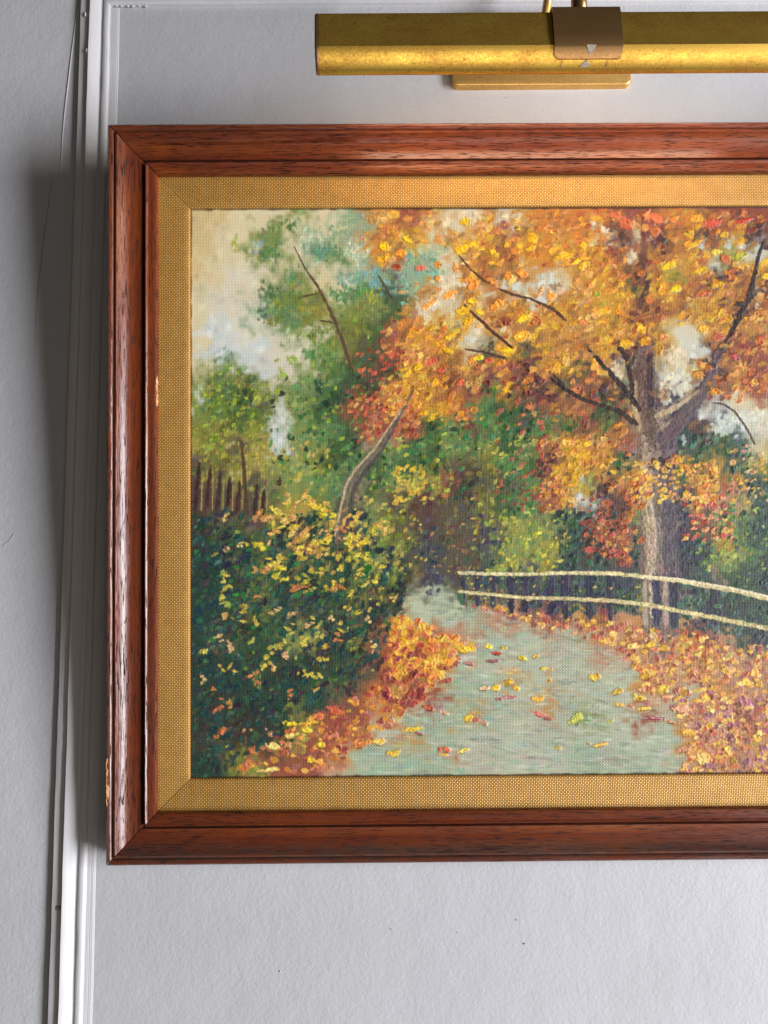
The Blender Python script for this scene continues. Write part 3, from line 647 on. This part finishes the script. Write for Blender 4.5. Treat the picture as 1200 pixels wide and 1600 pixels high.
# ---------------------------------------------------------------- the wall and its panel moulding
def grid_wall(name, x0, x1, z0, z1, mat, parent=None, nx=60, nz=80, amp=.0006):
    vs = []; fs = []
    for j in range(nz+1):
        for i in range(nx+1):
            x = x0+(x1-x0)*i/nx; z = z0+(z1-z0)*j/nz
            vs.append((x, amp*(wav(x*.35, 3)*wav(z*.4, 8)+.5*wav(x*.2+z*.25, 1)), z))
    for j in range(nz):
        for i in range(nx):
            a = j*(nx+1)+i; fs.append((a, a+1, a+nx+2, a+nx+1))
    return link(name, mesh(name, vs, fs), [mat], parent)
wall = grid_wall("wall", -.9, 1.2, -.95, .85, WALL, nx=140, nz=120)
wall['kind'] = 'structure'; wall['label'] = "pale grey painted wall with orange peel roller texture and raised panel moulding"

# profile of the moulding across its width: distance from the inner edge (towards the stile), height
MP = [(0, -.002), (0, .0022), (.0005, .0030), (.0016, .0034), (.0030, .0034), (.0040, .0030), (.0045, .0020), (.0055, .0019), (.0063, .0021), (.0068, .0032),
      (.0085, .0045), (.0105, .0058), (.0118, .0065), (.0127, .0067), (.0131, .0062), (.0134, .0046), (.0139, .0036), (.0148, .0035), (.0156, .0038), (.0172, .0038), (.0190, .0037),
      (.0200, .0035), (.0204, .0025), (.0208, .0006), (.0210, -.002)]
def moulding(name, p0, p1, inward, mat, parent, mitre0=0, n=140, seed=0.):
    """strip from p0 to p1 on the wall (inner edge), profile laid away from `inward` (unit x,z)"""
    p0 = Vector(p0); p1 = Vector(p1); d = (p1-p0); L = d.length; d.normalize(); o = -Vector(inward)
    vs = []; fs = []; m = len(MP)
    for i in range(n+1):
        for k, (w, h) in enumerate(MP):
            s0 = -w*mitre0
            s = s0+(L-s0)*i/n
            q = p0+d*s+o*(w+.00018*wav(s*2.1, seed+k*.15))
            vs.append((q.x, -(h+.00012*wav(s*3.3, seed+5+k*.3)), q.y))
    for i in range(n):
        for k in range(m-1):
            a = i*m+k; fs.append((a, a+1, a+m+1, a+m))
    bm = bmesh.new(); bv = [bm.verts.new(v) for v in vs]
    for f in fs: bm.faces.new([bv[q] for q in f])
    me = from_bm(name, bm); sharp(me, 40)
    return link(name, me, [mat], parent)
CX, CZ = -.1880, .3590       # inner corner of the moulding
moulding("moulding_strip", (CX, CZ), (CX+.0008, -.95), (1, 0), TRIM, wall, 1, 220, 1.)
moulding("moulding_strip", (CX, CZ), (1.2, CZ+.002), (0, -1), TRIM, wall, 1, 220, 4.)
# brushed margin of the panel along the moulding
vs = []; fs = []; NB = 14
for j in range(201):
    z = CZ-.001-(CZ+.94)*j/200
    for i in range(NB+1):
        x = CX+.0002+.0062*i/NB*(1+.05*wav(z, 2))
        vs.append((x, -(.00075*(1-(i/NB)**3)+.00022*math.sin(i*2.6+.4*wav(z*.3, i)))+.0002*(i == NB), z))
for j in range(200):
    for i in range(NB):
        a = j*(NB+1)+i; fs.append((a, a+1, a+NB+2, a+NB+1))
link("brushed_paint_margin", mesh("brushed_paint_margin", vs, [f[::-1] for f in fs]), [TRIM], wall)

def tube(name, pts, radii, mat, parent=None, seg=10, caps=True):
    bm = bmesh.new(); rings = []
    P = [Vector(p) for p in pts]
    for i, p in enumerate(P):
        t = (P[min(i+1, len(P)-1)]-P[max(i-1, 0)]).normalized()
        up = Vector((0, 1, 0)) if abs(t.y) < .9 else Vector((1, 0, 0))
        a = t.cross(up).normalized(); b = t.cross(a)
        r = radii[i] if hasattr(radii, '__len__') else radii
        rings.append([bm.verts.new(p+(a*math.cos(q*2*math.pi/seg)+b*math.sin(q*2*math.pi/seg))*r) for q in range(seg)])
    for r0, r1 in zip(rings[:-1], rings[1:]):
        for q in range(seg): bm.faces.new((r0[q], r0[(q+1) % seg], r1[(q+1) % seg], r1[q]))
    if caps: bm.faces.new(rings[0]); bm.faces.new(rings[-1])
    me = from_bm(name, bm)
    return link(name, me, [mat], parent)
def spline(pts, n=10):
    out = []; P = [Vector(p) for p in pts]
    for i in range(len(P)-1):
        a, b, c, d = P[max(i-1, 0)], P[i], P[i+1], P[min(i+2, len(P)-1)]
        for k in range(n):
            t = k/n
            out.append(.5*((2*b)+(c-a)*t+(2*a-5*b+4*c-d)*t*t+(3*b-a-3*c+d)*t**3))
    return out+[P[-1]]
# hairline ridge and crack in the paint of the stile, scuffs and drips
pts = spline([(-.2095, -.0001, .372), (-.2122, -.0001, .352), (-.2158, -.0001, .310), (-.2188, -.0001, .268), (-.2196, -.0001, .225)], 14)
tube("paint_ridge", pts, [.0002+.00022*math.sin(math.pi*i/(len(pts)-1)) for i in range(len(pts))], TRIM, wall, 6)
pts = spline([(-.2245, 0, .236), (-.2268, 0, .215), (-.2300, 0, .180), (-.2325, 0, .140), (-.2330, 0, .100)], 14)
CRACK = plain("dark_crack", (.22, .20, .19), .8)
tube("paint_crack", pts, [.00008+.00012*math.sin(math.pi*i/(len(pts)-1)) for i in range(len(pts))], CRACK, wall, 6)
rs = random.Random(3)
def blob(name, loc, r, mat, parent, flat=.5, seed=0):
    bm = bmesh.new(); bmesh.ops.create_icosphere(bm, subdivisions=2, radius=1)
    for v in bm.verts:
        k = 1+.25*math.sin(v.co.x*3+seed)+.2*math.sin(v.co.z*4+seed*2)
        v.co = Vector((v.co.x*r[0]*k+loc[0], v.co.y*r[1]*flat+loc[1], v.co.z*r[2]*k+loc[2]))
    return link(name, from_bm(name, bm), [mat], parent)
blob("paint_drip", (-.2022, -.0050, .3225), (.0011, .0022, .0022), TRIM, wall, .6, 1)
blob("paint_drip", (-.2042, -.0045, .3500), (.0008, .0018, .0015), TRIM, wall, .6, 2)
blob("paint_chip", (-.2036, -.0036, -.2440), (.0013, .0008, .0022), CRACK, wall, 1, 4); blob("paint_chip", (-.2052, -.0030, -.2415), (.0008, .0008, .0014), CRACK, wall, 1, 2)
for k in range(9):     # scuffed patch low on the stile
    x = -.2345+rs.uniform(-.004, .004); z = -.140+rs.uniform(-.011, .011)
    p = [(x, 0, z)]
    for q in range(5): p.append((p[-1][0]+rs.uniform(-.0012, .0012), 0, p[-1][2]+rs.uniform(-.0025, .0006)))
    tube("paint_scuff", spline(p, 4), .00022, TRIM, wall, 5)
# old scratches and pits in the paint of the panel above and below the picture
def scratch(p, q, r, n=10, seed=0):
    rr_ = random.Random(seed); P = []
    for k in range(n+1):
        t = k/n; P.append((p[0]+(q[0]-p[0])*t+rr_.uniform(-.0004, .0004), -.0001, p[1]+(q[1]-p[1])*t+rr_.uniform(-.0003, .0003)))
    return tube("paint_ridge", P, [r*(.4+.6*rr_.random()) for _ in P], WALL, wall, 5)
scratch((.1450, .2925), (.1760, .2690), .00028, 12, 1); scratch((.0860, .2890), (.0935, .2905), .0003, 6, 2)
scratch((.2480, .3020), (.2490, .2990), .0003, 3, 3)
scratch((-.2480, -.02), (-.2410, -.012), .0003, 6, 8)
for k in range(5):
    blob("paint_pimple", (rs.uniform(-.16, .23), -.0001, rs.uniform(-.31, -.225)), (rs.uniform(.0003, .0007),)*3, WALL, wall, .7, k)
for k in range(6):     # lumps of paint caulk in the corner of the moulding
    blob("paint_lump", (CX+.004+.004*k+rs.uniform(-.001, .001), -.0012, CZ-.0002+rs.uniform(-.0006, .0004)), (rs.uniform(.0008, .0018), .0008, rs.uniform(.0004, .0008)), TRIM, wall, 1, k)

# ---------------------------------------------------------------- the framed painting
PM = Matrix(((0.99999553, 0.00081638, 0.00287466, -0.00018158),
             (-0.00058428, 0.99680779, -0.07983661, -0.02485172),
             (-0.00293066, 0.07983457, 0.99680382, -0.00271273), (0, 0, 0, 1)))
# local axes of the painting: x right, y into the wall, z up; canvas at local y = 0
XL, XR, ZB, ZT = -.1695, .3845, -.2126, .2408          # outer edge of the frame
BASE = Vector(((XL+XR)/2, .006, ZB))
painting = bpy.data.objects.new("framed_painting", None); COLL.objects.link(painting)
painting.empty_display_size = .05
painting.matrix_world = PM @ Matrix.Translation(BASE)
tag(painting, "oil painting of an autumn lane, gold cloth border, dark varnished wooden frame, on the wall", "painting")
def place(o, m):       # m: matrix in the painting's own axes
    o.parent = painting; o.matrix_parent_inverse = Matrix.Identity(4)
    o.matrix_basis = Matrix.Translation(-BASE) @ m
    return o

RP = [(0, -.008), (0, .0085), (.0003, .0105), (.0010, .0124), (.0020, .0133), (.0032, .0131), (.0042, .0122), (.0047, .0110), (.0050, .0112), (.0052, .0124), (.0064, .0128)]
for k in range(1, 19):                                # hollow of the moulding: steep outside, flat inside
    s = k/18; RP.append((.0064+.0138*s, .0130-.0066*(1-(1-s)**3)))
RP += [(.0205, .0050), (.0210, .0032), (.0218, .0030), (.0220, .0058), (.0221, .0074), (.0225, .0083), (.0232, .0087), (.0239, .0083), (.0243, .0079), (.0250, .0078), (.0268, .0077), (.0284, .0075),
       (.0293, .0071), (.0298, .0060), (.0300, .0030), (.0300, -.002), (.0292, -.008)]
def rail(name, L, prof, mats, axes, origin, n, seed, gap=.00032, rough=.00012, split=None, hollow_tone=None, parent=None):
    """mitred length of moulding; own axes: x along, y inwards from the outer edge, z towards the viewer"""
    bm = bmesh.new(); rows = []
    lay = bm.verts.layers.float.new('hollow_tone')
    for i in range(n+1):
        t = i/n; row = []
        for k, (u, h) in enumerate(prof):
            x = u+gap+(L-2*u-2*gap)*t
            e = rough*wav(x*1.3, seed+u*150)
            hh = h+e if h > 0 else h
            if split and abs(u-split[0](x)) < .0007 and split[1] < x < split[2]:
                d = abs(u-split[0](x))/.0007; hh -= .0013*(1-d)*min(1, (x-split[1])/.01, (split[2]-x)/.02)
            uu = u+.6*e
            if rough and u == 0: uu = max(0, .00025*max(0, wav(x*4.7, seed+9)-.35))
            v = bm.verts.new((x, uu, hh)); row.append(v)
            v[lay] = hollow_tone(u, x) if hollow_tone else 0.0
        rows.append(row)
    m = len(prof)
    for i in range(n):
        for k in range(m):
            q = (k+1) % m
            bm.faces.new((rows[i][k], rows[i][q], rows[i+1][q], rows[i+1][k]))
    bm.faces.new(rows[0]); bm.faces.new(rows[-1][::-1])
    me = from_bm(name, bm); sharp(me, 38)
    o = link(name, me, mats)
    a, b, c = [Vector(v) for v in axes]
    M = Matrix(((a.x, b.x, c.x, origin[0]), (a.y, b.y, c.y, origin[1]), (a.z, b.z, c.z, origin[2]), (0, 0, 0, 1)))
    return place(o, M)
Lh, Lv = XR-XL, ZT-ZB
def prof_dense(xs_extra):
    P = list(RP)
    return P
SPL = sorted(set([.0064+.0138*k/60 for k in range(1, 61)]))
RPS = RP[:11]+[(u, .0130-.0066*(1-(1-(u-.0064)/.0138)**3)) for u in SPL]+RP[29:]
g_in = lambda u, x: .85*max(0, 1-abs(u-.0215)/.0016)+.6*max(0, 1-abs(u-.0049)/.0012)
g_bot = lambda u, x: max(g_in(u, x), .75*max(0, min(1, (.0135-u)/.005)) if u > .0036 else .35)
rail("frame_rail", Lh, RPS, [WOODS[0]], ((-1, 0, 0), (0, 0, -1), (0, -1, 0)), (XR, 0, ZT), 320, 1.,
     split=(lambda x: .0118-.0016*math.sin((Lh-x)*9)*1.0+.0003*math.sin(x*70), Lh-.155, Lh-.012), hollow_tone=g_in)
left_rail = rail("frame_rail", Lv, RP, [WOODS[1]], ((0, 0, -1), (1, 0, 0), (0, -1, 0)), (XL, 0, ZT), 200, 2., hollow_tone=g_in)
rail("frame_rail", Lh, RP, [WOODS[2]], ((1, 0, 0), (0, 0, 1), (0, -1, 0)), (XL, 0, ZB), 240, 3., hollow_tone=g_bot)
rail("frame_rail", Lv, RP, [WOODS[3]], ((0, 0, 1), (-1, 0, 0), (0, -1, 0)), (XR, 0, ZB), 160, 4., hollow_tone=g_in)
# chips in the left rail where bare wood shows
def chip(x0, x1, u, h, w, seed):
    r = random.Random(seed); bm = bmesh.new(); n = 16; rows = []
    for i in range(n+1):
        t = i/n; x = x0+(x1-x0)*t; ww = w*(.45+.55*r.random())*(math.sin(math.pi*min(1, max(0, t*.94+.03)))**.35)
        c = u+r.uniform(-.12, .12)*w
        rows.append([bm.verts.new((x, c-ww/2, h(c-ww/2)+.0001)), bm.verts.new((x, c-ww*.15, h(c)+.00045+r.uniform(-.0002, .0002))), bm.verts.new((x, c+ww*.2, h(c)+.0004+r.uniform(-.0002, .0002))), bm.verts.new((x, c+ww/2, h(c+ww/2)+.0001))])
    for i in range(n):
        for k in range(3): bm.faces.new((rows[i][k], rows[i][k+1], rows[i+1][k+1], rows[i+1][k]))
    o = link("bare_wood_chip", from_bm("bare_wood_chip", bm, False), [BARE]); o.parent = left_rail
    return o
def hprof(u):
    us = [p[0] for p in RP[1:-3]]; hs = [p[1] for p in RP[1:-3]]
    return float(np.interp(u, us, hs))
chip(.3885, .4170, .0016, hprof, .0030, 1)
chip(.3870, .4000, .0001, hprof, .0012, 5)
chip(.1560, .1750, .0297, hprof, .0014, 3)

# gold cloth border (liner), four mitred strips
SX0, SX1, SZ0, SZ1 = XL+.0295, XR-.0295, ZB+.0295, ZT-.0295
LP = [(0, -.003), (0, .0034), (.004, .0032), (.010, .0027), (.015, .0022), (.0182, .0019), (.0189, .0016), (.0193, .0010), (.0193, -.003)]
lw, lh = SX1-SX0, SZ1-SZ0
for (L, ax, og, s) in ((lw, ((-1, 0, 0), (0, 0, -1), (0, -1, 0)), (SX1, 0, SZ1), 1), (lh, ((0, 0, -1), (1, 0, 0), (0, -1, 0)), (SX0, 0, SZ1), 2),
                       (lw, ((1, 0, 0), (0, 0, 1), (0, -1, 0)), (SX0, 0, SZ0), 3), (lh, ((0, 0, 1), (-1, 0, 0), (0, -1, 0)), (SX1, 0, SZ0), 4)):
    rail("gold_cloth_border", L, LP, [GOLD], ax, og, 60, s*3., gap=.00010, rough=.00004)
# backing board
def box(name, lo, hi, mat, parent=None, bev=0.0):
    bm = bmesh.new(); bmesh.ops.create_cube(bm, size=1)
    for v in bm.verts: v.co = Vector([(lo[i]+hi[i])/2+v.co[i]*(hi[i]-lo[i]) for i in range(3)])
    if bev: bmesh.ops.bevel(bm, geom=bm.edges[:], offset=bev, segments=3, affect='EDGES', profile=.5)
    me = from_bm(name, bm); sharp(me, 40)
    return link(name, me, [mat], parent)
b = box("backing_board", (XL+.012, .0035, ZB+.012), (XR-.012, .0060, ZT-.012), plain("brown_board", (.25, .17, .10), .8)); place(b, Matrix.Identity(4))

# ---- canvas: grid of paint, relief and colour from the brush work above
X0, Z0 = -.1205, .1914
def srgb(c):
    c = np.clip(c/255., 0, 1); return np.where(c <= .04045, c/12.92, ((c+.055)/1.055)**2.4)
uu = np.arange(NX)*STEP; vv = np.arange(NY)*STEP
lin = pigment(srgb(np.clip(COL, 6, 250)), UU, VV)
lin = np.clip(lin, .004, .86)
co = np.empty((NY, NX, 3), np.float32)
co[..., 0] = X0+UU*.0004013; co[..., 1] = -(HGT*.00115); co[..., 2] = Z0-VV*.0004013
me = bpy.data.meshes.new("canvas"); nv = NX*NY
me.vertices.add(nv); me.vertices.foreach_set('co', co.reshape(-1))
ii = (np.arange(NY-1)[:, None]*NX+np.arange(NX-1)[None]).reshape(-1)
quads = np.stack([ii, ii+NX, ii+NX+1, ii+1], 1).astype(np.int32)
nq = len(quads); me.loops.add(nq*4); me.loops.foreach_set('vertex_index', quads.reshape(-1))
me.polygons.add(nq); me.polygons.foreach_set('loop_start', np.arange(nq, dtype=np.int32)*4)
me.polygons.foreach_set('use_smooth', np.ones(nq, bool))
me.update(calc_edges=True)
a = me.color_attributes.new('paint', 'FLOAT_COLOR', 'POINT')
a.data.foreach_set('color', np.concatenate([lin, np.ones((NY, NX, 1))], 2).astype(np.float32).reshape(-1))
a = me.attributes.new('impasto', 'FLOAT', 'POINT'); a.data.foreach_set('value', THK.astype(np.float32).reshape(-1))
canvas = link("canvas", me, [CANVAS]); place(canvas, Matrix.Identity(4))

# ---------------------------------------------------------------- the picture light
lamp = bpy.data.objects.new("picture_light", None); COLL.objects.link(lamp); lamp.location = (.112, 0, .325); lamp.empty_display_size = .05
tag(lamp, "antique brass picture light with a long half-round shade, mounted on the wall over the painting", "picture light")
def sub(o, parent=lamp):
    o.parent = parent
    o.matrix_parent_inverse = Matrix.Translation(-lamp.location) if parent is lamp else Matrix.Identity(4)
    return o
HX0, HX1 = -.0328, .2388
DY, DZ = -.0135, -.0107           # how far the arm carries the shade out and down          # ends of the shade
YF, ZTOP = -.1150, .2640
# cross-section of the shade (y, z): top lip at the back, flat face, rounded lip underneath
HS = [(-.0780, .2640), (-.084, .2644), (-.092, .2648), (-.104, .2650), (-.1125, .2645), (-.1145, .2634), (-.1150, .2616), (-.1152, .2550), (-.1154, .2490), (-.1155, .2440)]
HS = [(y+DY, z+DZ) for y, z in HS]
def lip(y, z, extra=0.0):
    """the underside of the shade: a gently bowed slope, then the rolled edge"""
    out = []; L = [(34, 0)]+[(36+1.8*k, .00102) for k in range(11)]+[(58+9*k, .0006+extra*.1) for k in range(7)]
    for a, d in L:
        q = math.radians(a); y += math.sin(q)*d; z -= math.cos(q)*d; out.append((y, z, a))
    return out
LIP = lip(-.1155+DY, .2440+DZ)
HS += [(y, z) for y, z, a in LIP[1:]]
def shell(name, sec, x0, x1, mat, nx=60, thick=.0009):
    vs = []; m = len(sec)
    nrm = []
    for k in range(m):
        a = Vector(sec[max(k-1, 0)]); b = Vector(sec[min(k+1, m-1)]); d = (b-a).normalized(); nrm.append(Vector((-d.y, d.x)))
    c = Vector((-.098+DY, .248+DZ))
    ring = [Vector(s) for s in sec]+[Vector(s)+(n if (Vector(s)+n*.001-c).length < (Vector(s)-n*.001-c).length else -n)*thick for s, n in reversed(list(zip(sec, nrm)))]
    bm = bmesh.new(); rows = [[bm.verts.new((x0+(x1-x0)*i/nx, q[0], q[1])) for q in ring] for i in range(nx+1)]
    r = len(ring)
    for i in range(nx):
        for k in range(r): bm.faces.new((rows[i][k], rows[i][(k+1) % r], rows[i+1][(k+1) % r], rows[i+1][k]))
    bm.faces.new(rows[0]); bm.faces.new(rows[-1][::-1])
    me = from_bm(name, bm); sharp(me, 24)
    return sub(link(name, me, [mat]))
shade = shell("shade", HS, HX0, HX1, BRASS)
def endcap(x, s):
    bm = bmesh.new(); out = []
    sec = HS+[(-.0830+DY, .2520+DZ)]
    c = Vector((sum(p[0] for p in sec)/len(sec), sum(p[1] for p in sec)/len(sec)))
    ring = [[bm.verts.new((x+s*dx, c.x+(p[0]-c.x)*k, c.y+(p[1]-c.y)*k)) for p in sec] for dx, k in ((-.0006, .97), (.0006, 1.005), (.0014, 1.005), (.0022, .97))]
    n = len(sec)
    for a, b in zip(ring[:-1], ring[1:]):
        for k in range(n): bm.faces.new((a[k], a[(k+1) % n], b[(k+1) % n], b[k]))
    bm.faces.new(ring[0]); bm.faces.new(ring[-1])
    me = from_bm("end_cap", bm); sharp(me, 40)
    return sub(link("end_cap", me, [BRASS_DARK]))
endcap(HX0, -1); endcap(HX1, 1)
# clip that wraps the front of the shade
KX0, KX1 = .0910, .1272
CS = [(y-.0012+DY, z+DZ) for y, z in [(-.104, .2664), (-.1128, .2664), (-.1152, .2650), (-.1158, .2615), (-.1160, .2500), (-.1163, .2445)]]
CS = CS[:-1]+[(y-.0016*math.cos(math.radians(a)), z-.0016*math.sin(math.radians(a))) for y, z, a in LIP[0:7]]
def clip_plate():
    bm = bmesh.new(); n = len(CS); nx = 24; rows = []
    zl = CS[-1][1]
    for i in range(nx+1):
        t = i/nx; row = []
        for (y, z) in CS:
            row.append([t, y, z])
        rows.append(row)
    R = .0022; W_ = KX1-KX0
    outer = []; inner = []
    for i in range(nx+1):
        ro = []; ri = []
        for k, (y, z) in enumerate(CS):
            d = z-zl                                   # rounded lower corners
            ins = R-math.sqrt(max(0, R*R-(R-d)**2)) if d < R else 0
            x = KX0+ins+(W_-2*ins)*i/nx+.0010*(.262+DZ-z)/.03
            ro.append(bm.verts.new((x, y, z))); ri.append(bm.verts.new((x, y+.0009, z+(.0007 if k < 2 else 0)*-1)))
        outer.append(ro); inner.append(ri)
    for i in range(nx):
        for k in range(n-1):
            bm.faces.new((outer[i][k], outer[i+1][k], outer[i+1][k+1], outer[i][k+1]))
            bm.faces.new((inner[i][k+1], inner[i+1][k+1], inner[i+1][k], inner[i][k]))
        bm.faces.new((outer[i][n-1], outer[i+1][n-1], inner[i+1][n-1], inner[i][n-1]))
        bm.faces.new((outer[i+1][0], outer[i][0], inner[i][0], inner[i+1][0]))
    for k in range(n-1):
        bm.faces.new((outer[0][k], outer[0][k+1], inner[0][k+1], inner[0][k])); bm.faces.new((outer[nx][k+1], outer[nx][k], inner[nx][k], inner[nx][k+1]))
    me = from_bm("clip", bm); sharp(me, 40)
    return sub(link("clip", me, [BRASS_DARK]))
clip = clip_plate()
# printed arrow marks that line the clip up with the shade
def on_curve(s, lift):          # s: 0 at the crease of the shade, 1 at the rolled edge
    k = max(0, min(len(LIP)-1.001, s*10)); i = int(k); f = k-i
    y, z, a = [LIP[i][q]*(1-f)+LIP[i+1][q]*f for q in range(3)]
    q = math.radians(a); return y-lift*math.cos(q), z-lift*math.sin(q)
def arrow(parent, x, a0, a1, w0, w1, lift, lean=0.):
    bm = bmesh.new(); n = 6; rows = []
    for i in range(n+1):
        t = i/n; y, z = on_curve(a0+(a1-a0)*t, lift); w = w0+(w1-w0)*t
        rows.append([bm.verts.new((x+lean*t-w/2, y, z)), bm.verts.new((x+lean*t+w/2, y, z))])
    for a, b in zip(rows[:-1], rows[1:]): bm.faces.new((a[0], a[1], b[1], b[0]))
    o = link("arrow_mark", from_bm("arrow_mark", bm), [MARK]); o.parent = parent; o.matrix_parent_inverse = parent.matrix_parent_inverse if parent is lamp else Matrix.Translation(-lamp.location) @ Matrix.Identity(4)
    o.matrix_parent_inverse = Matrix.Identity(4)
    return o
arrow(clip, .1110, .0, .42, .0052, .0012, .0019, .0)
arrow(shade, .1098, .66, 1.02, .0006, .0056, .00035, -.0006)
for x in (.0968, .1212):                               # residue left by an old strip of tape
    bm = bmesh.new(); rows = []; r = random.Random(int(x*1e5))
    for i in range(13):
        y, z = on_curve(.62+i*.036, .0003); w = .0003*(r.random()**.7)+.00006; c = x-.0008*i/12+r.uniform(-.0001, .0001)
        rows.append([bm.verts.new((c-w, y, z)), bm.verts.new((c+w, y, z))])
    for i, (a, b) in enumerate(zip(rows[:-1], rows[1:])):
        if i % 3 != 2: bm.faces.new((a[0], a[1], b[1], b[0]))
    o = link("tape_residue", from_bm("tape_residue", bm), [RESIDUE]); o.parent = shade
# plate on the wall, neck and stem
def wallplate():
    bm = bmesh.new(); R = .0045; x0, x1, z0, z1 = .0500, .1745, .2950, .3500; pts = []
    for (cx_, cz_, a) in ((x1-R, z1-R, 0), (x0+R, z1-R, 90), (x0+R, z0+R, 180), (x1-R, z0+R, 270)):
        for k in range(7):
            q = math.radians(a+15*k); pts.append((cx_+R*math.cos(q), cz_+R*math.sin(q)))
    c = ((x0+x1)/2, (z0+z1)/2); rings = []
    for y, k in ((0, 0), (-.0042, 0), (-.0050, .0004), (-.0054, .0012)):
        rings.append([bm.verts.new((p[0]-k*(1 if p[0] > c[0] else -1), y, p[1]-k*(1 if p[1] > c[1] else -1))) for p in pts])
    n = len(pts)
    for a, b in zip(rings[:-1], rings[1:]):
        for k in range(n): bm.faces.new((a[k], a[(k+1) % n], b[(k+1) % n], b[k]))
    bm.faces.new(rings[-1])
    me = from_bm("wall_plate", bm); sharp(me, 40)
    return sub(link("wall_plate", me, [BRASS_PALE]))
wallplate()
SY = -.1055+DY
arm = spline([(.112, -.004, .327), (.1125, -.022, .334), (.114, -.034, .350), (.1165, -.044, .372), (.119, -.062, .395), (.117, -.088, .406), (.114, SY+.010, .398), (.1100, SY+.0015, .378), (.1086, SY, .330), (.1084, SY, .270)], 10)
sub(tube("arm", arm, .0031, BRASS_PALE, None, 20))
stem = [(.1084, SY, .2985+DZ), (.1084, SY, .2900+DZ), (.1084, SY, .2790+DZ), (.1084, SY, .2640+DZ)]
sub(tube("stem", stem, [.0040, .0043, .0043, .0043], BRASS_DARK, None, 20))
# the lit tube inside the shade
o = tube("lamp_tube", [(HX0+.024, -.0985+DY, .2490+DZ), ((HX0+HX1)/2, -.0985+DY, .2490+DZ), (HX1-.008, -.0985+DY, .2490+DZ)], .0075, LED, None, 14); sub(o)

# a stray cobweb thread on the edge of the frame
pts = spline([(-.1700, -.0215, -.0905), (-.1726, -.0225, -.0935), (-.1742, -.0235, -.0975), (-.1730, -.0240, -.1000), (-.1722, -.0235, -.1040), (-.1706, -.0225, -.1075), (-.1680, -.0215, -.1080)], 8)
th = tube("cobweb_thread", pts, .00016, THREAD, None, 6)
tag(th, "fine grey cobweb thread curling off the left edge of the picture frame", "cobweb")
